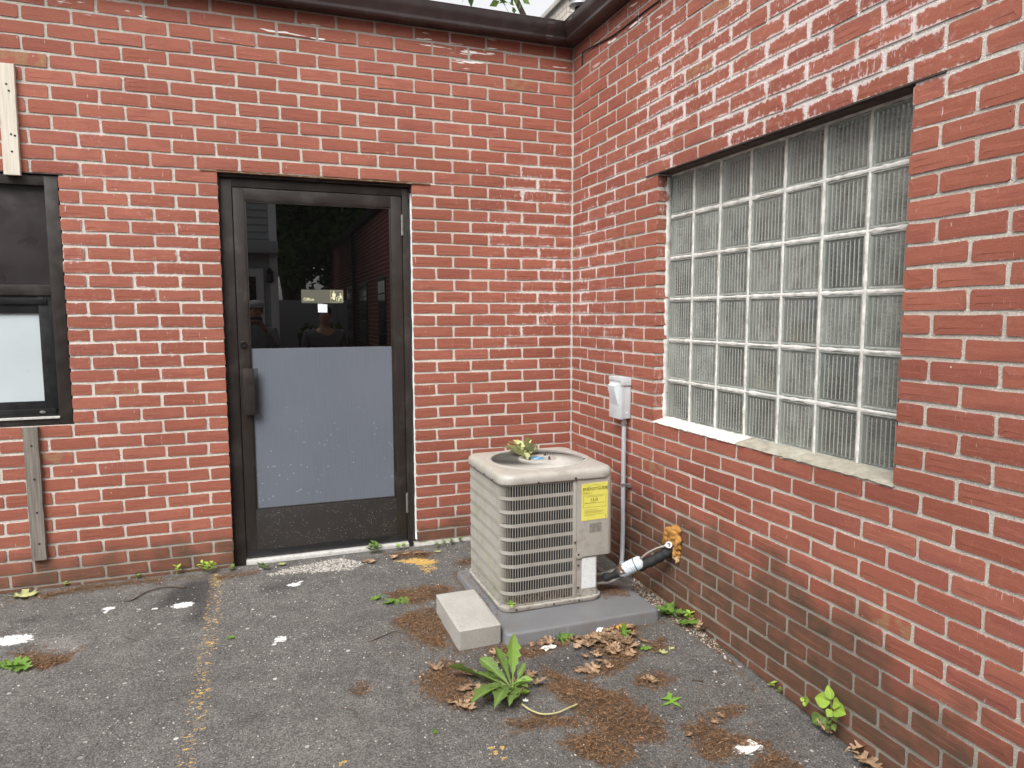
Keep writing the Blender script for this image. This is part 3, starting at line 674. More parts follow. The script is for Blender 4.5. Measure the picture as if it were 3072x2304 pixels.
# --- side window: bronze frame, blank upper panel, black lower sash with a frosted pane
WX = WIN_L[1]; WZ0, WZ1 = WIN_L[2]+0.004, WIN_L[3]-0.004
win = box('window', WX-0.062, WX-0.004, 0.010, 0.07, WZ0, WZ1, MT['bronze'], wall_a, 0.002, label='dark framed window with blank top panel and frosted pane')
def wpart(name, x0, x1, y0, y1, z0, z1, mat='bronze', b=0.002): return box(name, x0, x1, y0, y1, z0, z1, MT[mat], win, b)
wpart('frame_jamb', WIN_L[0]+0.004, WIN_L[0]+0.062, 0.010, 0.07, WZ0, WZ1)
wpart('frame_head', WIN_L[0]+0.062, WX-0.062, 0.011, 0.07, 2.014, WZ1); wpart('frame_sill', WIN_L[0]+0.062, WX-0.062, 0.011, 0.07, WZ0, 0.872)
wpart('transom', WIN_L[0]+0.062, WX-0.062, 0.012, 0.07, 1.482, 1.533)
wpart('sill_ledge', WIN_L[0]+0.05, WX-0.058, 0.002, 0.02, 0.868, 0.879, 'alu', 0.002)
MT['blank'] = simple('blank_brown_panel', (0.030, 0.024, 0.024), 0.33, 0.35, 5, dirt=(0.085, 0.075, 0.072), dirt_amt=0.7, dirt_scale=3.5)
wpart('blank_panel', WIN_L[0]+0.06, WX-0.060, 0.046, 0.052, 1.53, 2.016, 'blank', 0)
for (a, b, c, d, y) in ((WX-0.124, WX-0.063, 0.880, 1.481, 0.022), (WIN_L[0]+0.063, WIN_L[0]+0.124, 0.880, 1.481, 0.022)):
    wpart('sash_stile', a, b, y, 0.06, c, d, 'black')
wpart('sash_rail', WIN_L[0]+0.124, WX-0.124, 0.023, 0.06, 0.880, 0.957, 'black'); wpart('sash_rail', WIN_L[0]+0.124, WX-0.124, 0.023, 0.06, 1.394, 1.481, 'black')
wpart('weather_strip', WIN_L[0]+0.10, WX-0.085, 0.014, 0.024, 1.438, 1.468, 'black', 0.002); wpart('weather_strip', WIN_L[0]+0.10, WX-0.075, 0.014, 0.024, 0.886, 0.918, 'black', 0.002)
MT['frost'] = simple('frosted_pane', (0.48, 0.535, 0.555), 0.35, 0.06, 4, spec=0.4)
wpart('frosted_pane', WIN_L[0]+0.12, WX-0.120, 0.034, 0.040, 0.955, 1.396, 'frost', 0)
v, f = lathe((WX-0.133, 0.016, 0.902), (0, -1, 0), [(0.014, 0), (0.013, 0.006), (0.008, 0.010)], 16); v = [(p_[0], p_[1], 0.902+(p_[2]-0.902)*0.55) for p_ in v]
auto_smooth(obj('latch', v, f, MT['steel'], win))
mb = MB(); mb.box(WIN_L[0]-0.1, WX+0.02, -0.002, 0.09, WIN_L[3]+0.001, WIN_L[3]+0.006); mb.build('window_lintel', MT['darksteel'], wall_a)
# --- office sign and the small torn sticker on the door glass
sign = thing('office_sign', (-1.52, YF+0.016, 1.45), 'dull olive plastic Office sign with figures, stuck on door glass', 'sign')
MT['sign'] = simple('olive_sign_plastic', (0.105, 0.104, 0.080), 0.45, 0.08, 8); MT['cream'] = simple('cream_print', (0.72, 0.69, 0.44), 0.6, 0.05)
def rrect(x0, x1, z0, z1, r, y0, y1, n=5):
    pts = []
    for (cx, cz, a0) in ((x1-r, z1-r, 0), (x0+r, z1-r, 90), (x0+r, z0+r, 180), (x1-r, z0+r, 270)):
        for i in range(n+1):
            a = math.radians(a0+90*i/n); pts.append((cx+r*math.cos(a), cz+r*math.sin(a)))
    k = len(pts); V = [(x, y0, z) for x, z in pts]+[(x, y1, z) for x, z in pts]
    F = [tuple(range(k-1, -1, -1)), tuple(range(k, 2*k))]+[(i, (i+1) % k, k+(i+1) % k, k+i) for i in range(k)]
    return V, [tuple(reversed(q)) for q in F]
SX0, SX1, SZ0, SZ1 = -1.636, -1.406, 1.449, 1.524; YS = YF+0.0125
v, f = rrect(SX0, SX1, SZ0, SZ1, 0.006, YS, YF+0.0162); obj('plate', v, f, MT['sign'], sign)
text_mesh('Office', 0.0235, MT['cream'], sign, (SX0+0.010, YS-0.0006, SZ0+0.013), (1, 0, 0), (0, 0, 1), bold=0.0004)
# pictogram: border, standing figure with a case, seated figure at a desk
px0 = SX0+0.1585; pw = SX1-0.004-px0
mb = MB()
for (a, b, c, d) in ((0, pw, 0, 0.0009), (0, pw, 0.0641, 0.065), (0, 0.0009, 0, 0.065), (pw-0.0009, pw, 0, 0.065)): mb.box(px0+a, px0+b, YS-0.0006, YS+0.0004, SZ0+0.005+c, SZ0+0.005+d)
mb.build('pictogram_border', MT['cream'], sign)
def glyph(name, polys):
    mb = MB()
    for P in polys:
        k = len(P); V = [(px0+x, YS-0.0007, SZ0+0.005+z) for x, z in P]+[(px0+x, YS+0.0004, SZ0+0.005+z) for x, z in P]
        mb.add(V, [tuple(range(k)), tuple(range(2*k-1, k-1, -1))]+[(k+i, k+(i+1) % k, (i+1) % k, i) for i in range(k)])
    mb.build(name, MT['cream'], sign)
def circ(x, z, r): return [(x+r*math.cos(2*PI*i/12), z+r*math.sin(2*PI*i/12)) for i in range(12)]
glyph('standing_figure', [circ(0.0185, 0.0575, 0.0043), [(0.0095, 0.051), (0.0265, 0.051), (0.0285, 0.048), (0.0285, 0.034), (0.0245, 0.031), (0.0245, 0.013), (0.0135, 0.013), (0.0135, 0.031), (0.0095, 0.032)], [(0.0035, 0.030), (0.0120, 0.028), (0.0125, 0.018), (0.0045, 0.020)]])
glyph('seated_figure', [circ(0.0555, 0.0475, 0.0040), [(0.0515, 0.042), (0.0590, 0.042), (0.0625, 0.026), (0.0520, 0.024), (0.0500, 0.030)], [(0.0500, 0.036), (0.0500, 0.032), (0.0390, 0.028), (0.0385, 0.031)], [(0.0625, 0.026), (0.0625, 0.021), (0.0490, 0.021), (0.0470, 0.006), (0.0410, 0.006), (0.0440, 0.025)], [(0.0620, 0.034), (0.0640, 0.034), (0.0640, 0.006), (0.0615, 0.006)], [(0.0505, 0.0205), (0.0525, 0.0205), (0.0515, 0.006), (0.0495, 0.006)]])
glyph('desk', [[(0.0270, 0.027), (0.0400, 0.027), (0.0400, 0.0245), (0.0270, 0.0245)], [(0.0325, 0.0245), (0.0350, 0.0245), (0.0365, 0.006), (0.0330, 0.006)]])
st = obj('torn_sticker', *(lambda P: ([(x, YS, z) for x, z in P]+[(x, YS+0.0035, z) for x, z in P], [tuple(range(len(P)-1, -1, -1)), tuple(range(len(P), 2*len(P)))]+[(i, (i+1) % len(P), len(P)+(i+1) % len(P), len(P)+i) for i in range(len(P))]))(
    [(-1.548, 1.397), (-1.497, 1.396), (-1.4965, 1.442), (-1.503, 1.4405), (-1.508, 1.4435), (-1.516, 1.4425), (-1.524, 1.4435), (-1.531, 1.4455), (-1.537, 1.4435), (-1.5475, 1.446)]), MT['frost'] if False else simple('white_sticker', (0.72, 0.77, 0.79), 0.6, 0.05), origin=(-1.52, YS, 1.397), label='small torn white sticker under the Office sign', cat='sticker')
# --- two old boards screwed to the brick
def wood(name, a, b):
    M = Mat(name); o = M.obj(); g_ = M.noise(M.vmul(o, (90.0, 90.0, 4.0)), 1.0, 4.0, 0.6, 0.4); kn = M.noise(M.vmul(o, (14.0, 14.0, 3.0)), 1.0, 2.0)
    c = M.mix(M.lin(g_, 0.3, 0.7), a, b); c = M.mix(M.mul(M.step(kn, 0.60, 0.72), 0.5), c, (a[0]*0.5, a[1]*0.45, a[2]*0.4))
    return M.set(Base_Color=c, Roughness=0.88, Normal=M.bump(g_, 0.5, 0.003))
def board(x0, x1, z0, z1, mat, label, knots, lean=0.0):
    t = thing('wooden_board', ((x0+x1)/2, -0.01, z0), label, 'board')
    mb = MB(); n = 12; V = []; F = []; r = random.Random(int(z0*100))
    for i in range(n+1):
        z = z0+(z1-z0)*i/n; sh = lean*(i/n); a = r.uniform(-1, 1)*0.0009
        V += [(x0+sh+a, -0.001, z), (x0+sh+a, -0.0195, z), (x0+sh+a+0.002, -0.0215, z), (x1+sh+a-0.002, -0.0215, z), (x1+sh+a, -0.0195, z), (x1+sh+a, -0.001, z)]
    for i in range(n):
        for j in range(6): F.append((i*6+j, i*6+(j+1) % 6, (i+1)*6+(j+1) % 6, (i+1)*6+j))
    F.append((5, 4, 3, 2, 1, 0)); F.append(tuple(n*6+j for j in range(6)))
    bd = obj('plank', V, F, mat, t)
    for (kx, kz) in knots:
        v, f = lathe((kx, -0.0205, kz), (0, -1, 0), [(0.0055, 0), (0.005, 0.002), (0.002, 0.0026)], 10); obj('screw', v, f, MT['black'], t)
board(-2.982, -2.914, 2.052, 2.565, wood('pale_weathered_wood', (0.52, 0.47, 0.38), (0.68, 0.63, 0.54)), 'pale weathered board screwed to the brick over the dark window', [(-2.945, 2.47), (-2.937, 2.44), (-2.940, 2.24), (-2.925, 2.235), (-2.941, 2.16)], 0.004)
board(-2.981, -2.916, 0.155, 0.832, wood('grey_weathered_wood', (0.115, 0.10, 0.085), (0.25, 0.225, 0.195)), 'dark grey weathered board screwed to the brick under the window', [(-2.947, 0.74), (-2.945, 0.57), (-2.944, 0.40), (-2.943, 0.24)], 0.0)

# ================================================================ glass block window in the other wall
gw = thing_part = None
XG = 0.083; BS = 0.2032; GY0, GZ0 = -0.976, 2.066
def pane_front():
    M = Mat('fluted_glass'); t = M.t; M.t.nodes.remove(M.b)
    tr = M.n('ShaderNodeBsdfTransparent'); tr.inputs[0].default_value = (0.92, 0.95, 0.93, 1)
    gl = M.n('ShaderNodeBsdfGlossy'); gl.inputs['Roughness'].default_value = 0.10; gl.inputs[0].default_value = (0.92, 0.96, 0.94, 1)
    df = M.n('ShaderNodeBsdfDiffuse'); df.inputs[0].default_value = (0.60, 0.625, 0.57, 1)
    lw = M.n('ShaderNodeFresnel'); lw.inputs[0].default_value = 1.5
    a = M.n('ShaderNodeMixShader'); M.put(a.inputs[0], M.add(lw.outputs[0], 0.04)); M.put(a.inputs[1], tr.outputs[0]); M.put(a.inputs[2], gl.outputs[0])
    p = M.pos(); dirt = M.lin(M.noise(M.vmul(p, (1.0, 16.0, 9.0)), 1.0, 2.0), 0.30, 0.72, 0.13, 0.36)
    b = M.n('ShaderNodeMixShader'); M.put(b.inputs[0], M.mul(dirt, M.add(0.55, M.mul(M.attr('milk', 'OBJECT'), 0.65)))); M.put(b.inputs[1], a.outputs[0]); M.put(b.inputs[2], df.outputs[0])
    M.t.links.new(b.outputs[0], M.out.inputs[0]); return M.m
MT['flute'] = pane_front()
M = Mat('glass_rib'); p = M.pos(); MT['rib'] = M.set(Base_Color=M.mix(M.noise(M.vmul(p, (1.0, 10.0, 9.0)), 1.0, 1.0), (0.22, 0.232, 0.205), (0.40, 0.415, 0.38)), Roughness=0.2, Specular_IOR_Level=0.9)
M = Mat('glass_edge'); p = M.pos(); ln = M.noise(M.vmul(p, (140.0, 1.0, 1.0)), 1.0, 2.0); MT['edge'] = M.set(Base_Color=M.mix(M.lin(ln, 0.3, 0.7), (0.62, 0.64, 0.60), (0.88, 0.90, 0.87)), Roughness=0.2, Specular_IOR_Level=0.8)
M = Mat('glass_block_back'); p = M.pos(); o_ = M.xyz(p)
kt = M.attr('tint', 'OBJECT'); hz = M.attr('stain', 'OBJECT'); lz = M.xyz(M.obj())[2]
w1 = M.noise(M.vmul(p, (1.0, 9.0, 22.0)), 1.0, 2.0); w2 = M.noise(M.vmul(p, (1.0, 60.0, 130.0)), 1.0, 1.0)
c = M.mix(M.lin(w1, 0.3, 0.7), (0.030, 0.030, 0.026), (0.13, 0.13, 0.115)); c = M.mix(M.mul(M.step(w2, 0.56, 0.68), 0.40), c, (0.28, 0.285, 0.265))
c = M.mix(M.mul(kt, M.lin(lz, -0.02, 0.08)), c, (0.40, 0.46, 0.54)); c = M.mix(M.mul(hz, M.sub(1.0, M.step(lz, -0.09, 0.01))), c, (0.42, 0.38, 0.17))
MT['gback'] = M.set(Base_Color=c, Roughness=0.25, Specular_IOR_Level=0.8, Normal=M.bump(w2, 0.6, 0.003))
M = Mat('glass_border'); p = M.pos(); MT['border'] = M.set(Base_Color=M.mix(M.noise(M.vmul(p, (1.0, 60.0, 60.0)), 1.0, 2.0), (0.16, 0.178, 0.155), (0.42, 0.445, 0.41)), Roughness=0.15, Specular_IOR_Level=0.8)
def block_mesh():
    mats = [MT['flute'], MT['rib'], MT['edge'], MT['gback'], MT['border']]; V = []; F = []; K = []
    def quad(a, b, c, d, m):
        n = len(V); V.extend([a, b, c, d]); F.append((n, n+1, n+2, n+3)); K.append(m)
    h = 0.0975; i0 = 0.0855; i1 = 0.081; YB = 0.032
    # local: x along the wall, y into the wall, z up; front looks to -y
    def ring(a, ya, b, yb, m):
        for (p0, p1) in (((-1, -1), (1, -1)), ((1, -1), (1, 1)), ((1, 1), (-1, 1)), ((-1, 1), (-1, -1))):
            quad((p0[0]*a, ya, p0[1]*a), (p1[0]*a, ya, p1[1]*a), (p1[0]*b, yb, p1[1]*b), (p0[0]*b, yb, p0[1]*b), m)
    ring(h, 0.085, h, 0.006, 4); ring(h, 0.006, h-0.004, 0.0, 4); ring(h-0.004, 0.0, i0+0.003, 0.0, 4); ring(i0+0.003, 0.0, i0, 0.004, 4)
    ring(i0, 0.0045, i1, YB, 2)
    n = 9; w = 2*i0/n
    for k in range(n):
        a = -i0+k*w
        prof = [(a, 0.0030), (a+w*0.22, 0.0046), (a+w*0.5, 0.0052), (a+w*0.78, 0.0046), (a+w, 0.0030)]
        for j in range(4): quad((prof[j][0], prof[j][1], -i0), (prof[j+1][0], prof[j+1][1], -i0), (prof[j+1][0], prof[j+1][1], i0), (prof[j][0], prof[j][1], i0), 0)
        if k: 
            e = 0.0021; zz = i0-0.007
            quad((a-e, 0.0032, -zz), (a, 0.0008, -zz-0.002), (a, 0.0008, zz+0.002), (a-e, 0.0032, zz), 1); quad((a, 0.0008, -zz-0.002), (a+e, 0.0032, -zz), (a+e, 0.0032, zz), (a, 0.0008, zz+0.002), 1)
    nb = 9; wv = 2*i1/nb
    for k in range(nb):
        a = -i1+k*wv
        for j in range(4):
            z0 = a+wv*j/4; z1 = a+wv*(j+1)/4; y0 = YB-0.004*math.sin(PI*j/4); y1 = YB-0.004*math.sin(PI*(j+1)/4)
            quad((-i1, y0, z0), (i1, y0, z0), (i1, y1, z1), (-i1, y1, z1), 3)
    me = new_mesh('glass_block', V, F, mats=mats, fmat=K); return me
bme = block_mesh()
r_ = random.Random(4); mb = MB()
for k in range(6+1):                                   # raised mortar grid: bed and head joints
    z = GZ0-BS*k; hh = 0.0080 if 0 < k < 6 else 0.010
    V = []; F = []; N = 57
    for i in range(N+1):
        y = GY0+0.008-(7*BS+0.016)*i/N; a = hh*(1+r_.uniform(-0.35, 0.35)); o2 = r_.uniform(-1, 1)*0.0012
        V += [(XG+0.05, y, z-a), (XG-0.001+o2, y, z-a*0.8), (XG-0.0025+o2, y, z), (XG-0.001+o2, y, z+a*0.8), (XG+0.05, y, z+a)]
    for i in range(N):
        for j in range(4): F.append((i*5+j, i*5+j+1, (i+1)*5+j+1, (i+1)*5+j))
    mb.add(V, F)
for k in range(7+1):
    y = GY0-BS*k; hh = 0.0082 if 0 < k < 7 else 0.012
    V = []; F = []; N = 49
    for i in range(N+1):
        z = GZ0-6*BS*i/N; a = hh*(1+r_.uniform(-0.35, 0.35)); o2 = r_.uniform(-1, 1)*0.0012
        V += [(XG+0.05, y-a, z), (XG-0.0012+o2, y-a*0.8, z), (XG-0.0032+o2, y, z), (XG-0.0012+o2, y+a*0.8, z), (XG+0.05, y+a, z)]
    for i in range(N):
        for j in range(4): F.append(((i+1)*5+j, (i+1)*5+j+1, i*5+j+1, i*5+j))
    mb.add(V, F)
MT['white_mortar'] = simple('white_block_mortar', (0.68, 0.67, 0.63), 0.9, 0.3, 24, bump=0.002, bscale=260, spec=0.2, dirt=(0.34, 0.31, 0.26), dirt_amt=0.8, dirt_scale=10)
gw = mb.build('window', MT['white_mortar'], wall_b, label='window of seven by six ribbed glass blocks')
base_b = root_loc(wall_b); odd = {(4, 1): (0.9, 0.0), (3, 4): (0.7, 0.6), (4, 3): (0.5, 1.0), (2, 6): (0.0, 0.35), (1, 1): (0.25, 0.0)}
for i in range(7):
    for j in range(6):
        o = bpy.data.objects.new('glass_block', bme); COL.objects.link(o); o.parent = gw
        o.location = np.array([XG+random.uniform(-1, 1)*0.0012, GY0-BS*(i+0.5), GZ0-BS*(j+0.5)])-base_b; o.rotation_euler = (random.uniform(-1, 1)*0.006, 0, -PI/2+random.uniform(-1, 1)*0.008)
        t = odd.get((j, i), (random.random()*0.10, random.random()*0.12)); o['tint'] = t[0]; o['stain'] = t[1]; o['milk'] = random.random()**1.3
mb = MB(); mb.box(XG+0.084, XG+0.088, -2.43, -0.97, 0.82, 2.08); mb.build('backing', MT['black'], gw)
# sill in two lengths: white painted and bare
def sill(name, ya, yb, mat, seed):
    r = random.Random(seed); V = []; F = []; N = 40; prof = [(0.09, 0.861), (0.055, 0.856), (0.010, 0.846), (0.000, 0.8405), (-0.004, 0.8375), (-0.003, WIN_R[2]-0.0005), (0.09, WIN_R[2]-0.0005)]
    for i in range(N+1):
        y = ya+(yb-ya)*i/N; e = r.uniform(-1, 1)
        for k, (x, z) in enumerate(prof): V.append((x+(r.uniform(-1, 1)*0.003+e*0.002 if k in (3, 4, 5) else 0), y+(r.uniform(-1, 1)*0.004 if 0 < i < N else 0), z+(r.uniform(-1, 1)*0.0022 if k < 5 else 0)))
    n = len(prof)
    for i in range(N):
        for j in range(n): F.append((i*n+j, (i+1)*n+j, (i+1)*n+(j+1) % n, i*n+(j+1) % n))
    F.append(tuple(range(n))); F.append(tuple(N*n+j for j in range(n-1, -1, -1)))
    o = obj(name, V, F, mat, wall_b); return auto_smooth(o, 60)
sill('sill', -0.985, -1.640, simple('white_painted_sill', (0.62, 0.60, 0.55), 0.85, 0.2, 30, bump=0.004, bscale=80, spec=0.2, dirt=(0.46, 0.43, 0.36), dirt_amt=0.6, dirt_scale=14), 2)
sill('sill', -1.642, -2.424, simple('bare_mortar_sill', (0.31, 0.29, 0.235), 0.95, 0.25, 30, bump=0.004, bscale=90, spec=0.2, dirt=(0.52, 0.50, 0.44), dirt_amt=0.6, dirt_scale=9), 3)
mb = MB(); mb.box(-0.004, 0.10, -2.523, -0.880, WIN_R[3]+0.0015, WIN_R[3]+0.0075); mb.box(0.012, 0.018, -2.420, -0.990, WIN_R[3]-0.002, WIN_R[3]+0.001); mb.build('lintel', MT['darksteel'], wall_b)
# ragged mortar at the window jamb
wobble = [(XG-0.03+0.0, 0, 0)]
r = random.Random(12); V = []; F = []; N = 60
for i in range(N+1):
    z = 0.845+1.21*i/N; a = r.uniform(-1, 1)
    V += [(0.052+a*0.003, -0.9855, z), (0.056, -0.9885-r.uniform(0, 0.001), z), (XG, -0.9890-r.uniform(0, 0.003), z), (XG, -0.9800, z)]
for i in range(N):
    for j in range(3): F.append((i*4+j, (i+1)*4+j, (i+1)*4+j+1, i*4+j+1))
obj('jamb_mortar', V, F, MT['white_mortar'], wall_b, True)

# ================================================================ gutter along both walls
gut = thing('gutter', (0.0, 0.0, 2.99), 'dark brown metal gutter running round the corner along the roof edge', 'gutter')
prof = [(0.004, 3.075), (0.004, 2.994), (0.068, 2.994), (0.078, 2.998), (0.0835, 3.010), (0.081, 3.0185), (0.084, 3.026), (0.100, 3.052), (0.108, 3.072), (0.110, 3.092), (0.113, 3.099), (0.109, 3.102), (0.102, 3.100), (0.101, 3.090), (0.090, 3.060), (0.066, 3.004), (0.012, 3.004), (0.010, 3.075)]
def run(a, b, right):
    V = []; F = []; n = len(prof)
    for e, end in enumerate((a, b)):
        for (d, z) in prof:
            mitre = -d if e == 0 else end
            V.append((-d, mitre, z) if right else (mitre, -d, z))
    for j in range(n):
        q = (j, (j+1) % n, n+(j+1) % n, n+j); F.append(q if right else q[::-1])
    F.append(tuple(range(n))); F.append(tuple(range(2*n-1, n-1, -1)))
    return V, F
v, f = run(0, -5.3, False); o = obj('trough', v, f, MT['bronze_gutter'], gut); auto_smooth(o, 50)
v, f = run(0, -17.0, True); o = obj('trough', v, f, MT['bronze_gutter'], gut); auto_smooth(o, 50)
for right in (False, True):                             # seam sleeves near the corner
    pr = [(d+0.0012 if d > 0.05 else d, z-0.0012 if z < 3.0 else z+0.0006) for d, z in prof[1:12]]; V = []; F = []; n = len(pr)
    for s_ in (0.170, 0.215):
        for (d, z) in pr: V.append((-d, -s_, z) if right else (-s_, -d, z))
    for j in range(n-1): F.append((j, j+1, n+j+1, n+j))
    obj('seam_sleeve', V, F, MT['bronze_gutter'], gut)
mb = MB(); mb.box(-5.3, 0.0, 0.10, 0.22, 3.00, 3.072); mb.box(0.0, 0.22, -17.0, 0.22, 3.00, 3.072); mb.build('fascia', MT['bronze_gutter'], gut)
# black cable tacked to the window wall
pts = [on_right(*p_, -0.006) for p_ in ((1200+1510/2.765, 545/2.765), (1200+1512/2.765, 470/2.765), (1200+1522/2.765, 432/2.765), (1200+1600/2.765, 385/2.765), (1200+1750/2.765, 305/2.765), (1200+1900/2.765, 195/2.765), (1200+2060/2.765, 70/2.765), (1200+2150/2.765, 5/2.765), (1200+2260/2.765, -70/2.765))]
v, f = tube(smooth_path(pts, 6), 0.0042, 8); obj('cable', v, f, MT['rubber'], None, True, origin=pts[0], label='thin black cable tacked along the brick under the gutter', cat='cable')
# downspout on the far part of the wall (in the reflection)
mb = MB(); mb.box(-0.075, -0.004, -10.13, -10.05, -0.25, 2.99); mb.build('downspout', MT['bronze_gutter'], gut)

# ================================================================ pad, block, condenser
def rounded_poly(x0, x1, y0, y1, r, n=8):
    pts = []
    for (cx, cy, a0) in ((x1-r, y1-r, 0), (x0+r, y1-r, 90), (x0+r, y0+r, 180), (x1-r, y0+r, 270)):
        for i in range(n+1):
            a = math.radians(a0+90*i/n); pts.append((cx+r*math.cos(a), cy+r*math.sin(a)))
    return pts
def stack(rings, cap0=True, cap1=True):
    n = len(rings[0]); V = [p for rr in rings for p in rr]; F = []
    for i in range(len(rings)-1):
        for j in range(n): F.append((i*n+j, i*n+(j+1) % n, (i+1)*n+(j+1) % n, (i+1)*n+j))
    if cap0: F.append(tuple(range(n-1, -1, -1)))
    if cap1: F.append(tuple((len(rings)-1)*n+j for j in range(n)))
    return V, F
def ring(x0, x1, y0, y1, r, z, n=8): return [(x, y, z) for x, y in rounded_poly(x0, x1, y0, y1, r, n)]
PX0, PX1, PY0, PY1, PZ = -0.905, -0.142, -1.305, -0.490, 0.0
M = Mat('grey_plastic_pad'); p = M.pos(); o_ = M.xyz(p)
c = M.mix(M.noise(p, 6.0, 3.0), (0.130, 0.133, 0.140), (0.185, 0.186, 0.190)); c = M.mix(M.mul(M.step(M.noise(p, 11.0, 4.0, 0.65), 0.52, 0.72), 0.5), c, (0.15, 0.125, 0.10))
c = M.mix(M.mul(M.step(M.noise(M.vmul(p, (90.0, 90.0, 12.0)), 1.0, 3.0), 0.66, 0.74), M.sub(1.0, M.step(o_[2], -0.012, -0.004))), c, (0.25, 0.235, 0.20))
MT['pad'] = M.set(Base_Color=c, Roughness=0.5, Normal=M.bump(M.noise(p, 70.0, 2.0), 0.3, 0.001))
e = 0.006
rings = [ring(PX0-e, PX1+e, PY0-e, PY1+e, 0.03, -0.10), ring(PX0-e*0.4, PX1+e*0.4, PY0-e*0.4, PY1+e*0.4, 0.028, -0.012), ring(PX0+0.001, PX1-0.001, PY0+0.001, PY1-0.001, 0.027, -0.0045), ring(PX0+0.006, PX1-0.006, PY0+0.006, PY1-0.006, 0.024, -0.0008), ring(PX0+0.014, PX1-0.014, PY0+0.014, PY1-0.014, 0.02, PZ)]
v, f = stack(rings); o = obj('equipment_pad', v, f, MT['pad'], None, origin=(-0.52, -0.9, -0.06), label='low grey plastic pad under the air conditioner', cat='pad'); auto_smooth(o, 50)
M = Mat('concrete_block'); p = M.pos(); gr = M.noise(p, 330.0, 3.0, 0.7)
c = M.mix(M.noise(p, 8.0, 4.0), (0.33, 0.318, 0.29), (0.48, 0.462, 0.425)); kf = M.lin(gr, 0.3, 0.7, 0.70, 1.22); c = M.mix(1.0, c, M.vec(kf, kf, kf), 'MULTIPLY')
MT['block'] = M.set(Base_Color=c, Roughness=0.95, Specular_IOR_Level=0.2, Normal=M.bump(M.add(gr, M.noise(p, 120.0, 2.0)), 0.8, 0.003))
def rough_box(hx, hy, h, cuts, amp, seed):
    bm = bmesh.new(); bmesh.ops.create_cube(bm, size=2.0); bmesh.ops.subdivide_edges(bm, edges=bm.edges[:], cuts=cuts, use_grid_fill=True); rs = np.random.default_rng(seed); K = rs.normal(size=(10, 3))*np.array([1, 1, 1])*70; ph = rs.random(10)*6.3
    for q in bm.verts:
        c = np.array(q.co); e = np.sort(np.abs(c))[1]; w = np.array([c[0]*hx, c[1]*hy, (c[2]+1)*h/2]); n_ = np.mean(np.sin(K@w+ph)); chip = max(0.0, n_-0.08)*7.0*amp if e > 0.97 else 0.0
        k = 0.0022 if e > 0.97 else 0.0
        d = c/np.maximum(np.abs(c).max(), 1e-6); s_ = np.sign(c)*(np.abs(c) > 0.97); q.co = Vector(w-s_*(k+chip)+s_*n_*amp*0.8)
    bm.verts.index_update(); V = [tuple(q.co) for q in bm.verts]; F = [tuple(x.index for x in q.verts) for q in bm.faces]; bm.free(); return V, F
v, f = rough_box(0.097, 0.197, 0.094, 23, 0.0016, 3)
o = obj('concrete_block', v, f, MT['block'], None, label='solid concrete block lying against the grey pad', cat='block'); auto_smooth(o, 50)
o.location = (-1.016, -1.068, -0.0535); o.rotation_euler = (0.035, 0, 0.012)

AX0, AX1, AY0, AY1 = -0.850, -0.283, -1.100, -0.530     # condenser plan
ac = thing('air_conditioner', (-0.566, -0.815, 0.002), 'beige louvred air conditioner condenser with yellow label, on grey pad', 'air conditioner')
def beige():
    M = Mat('beige_enamel'); p = M.pos(); o = M.xyz(p)
    c = M.mix(M.noise(p, 4.0, 3.0), (0.345, 0.325, 0.29), (0.43, 0.408, 0.37))
    d = M.mul(M.step(M.noise(p, 16.0, 4.0, 0.7), 0.47, 0.72), 0.5); c = M.mix(d, c, (0.25, 0.215, 0.175))
    low = M.mul(M.sub(1.0, M.step(o[2], 0.02, 0.13)), M.step(M.noise(p, 60.0, 3.0, 0.7), 0.45, 0.70)); c = M.mix(M.mul(low, 0.7), c, (0.13, 0.10, 0.075))
    gre = M.mul(M.mul(M.sub(1.0, M.step(o[0], -0.83, -0.78)), M.step(M.noise(p, 7.0, 3.0), 0.46, 0.66)), 0.30); c = M.mix(gre, c, (0.30, 0.31, 0.17))
    return M.set(Base_Color=c, Roughness=0.42, Specular_IOR_Level=0.5)
MT['beige'] = beige()
M = Mat('condenser_coil'); p = M.pos(); o_ = M.xyz(p); wv = M.math('FRACT', M.mul(o_[2], 240.0)); deb = M.mul(M.sub(1.0, M.step(M.add(o_[2], M.lin(M.noise(p, 30.0, 2.0), 0.3, 0.7, -0.03, 0.03)), 0.05, 0.085)), M.step(M.noise(p, 140.0, 2.0), 0.40, 0.55)); MT['coil'] = M.set(Base_Color=M.mix(deb, M.mix(M.step(wv, 0.35, 0.65), (0.012, 0.013, 0.013), (0.055, 0.056, 0.054)), (0.20, 0.14, 0.085)), Roughness=0.55)
# base pan
v, f = stack([ring(AX0-0.006, -0.335, AY0-0.008, AY1+0.006, 0.062, 0.003), ring(AX0-0.010, -0.331, AY0-0.012, AY1+0.010, 0.065, 0.010), ring(AX0-0.010, -0.331, AY0-0.012, AY1+0.010, 0.065, 0.022), ring(AX0-0.004, -0.337, AY0-0.006, AY1+0.004, 0.060, 0.025)])
auto_smooth(obj('base_pan', v, f, MT['beige'], ac))
# coil block
v, f = stack([ring(AX0+0.024, -0.385, AY0+0.024, AY1-0.024, 0.04, 0.024), ring(AX0+0.024, -0.385, AY0+0.024, AY1-0.024, 0.04, 0.606)]); auto_smooth(obj('coil', v, f, MT['coil'], ac))
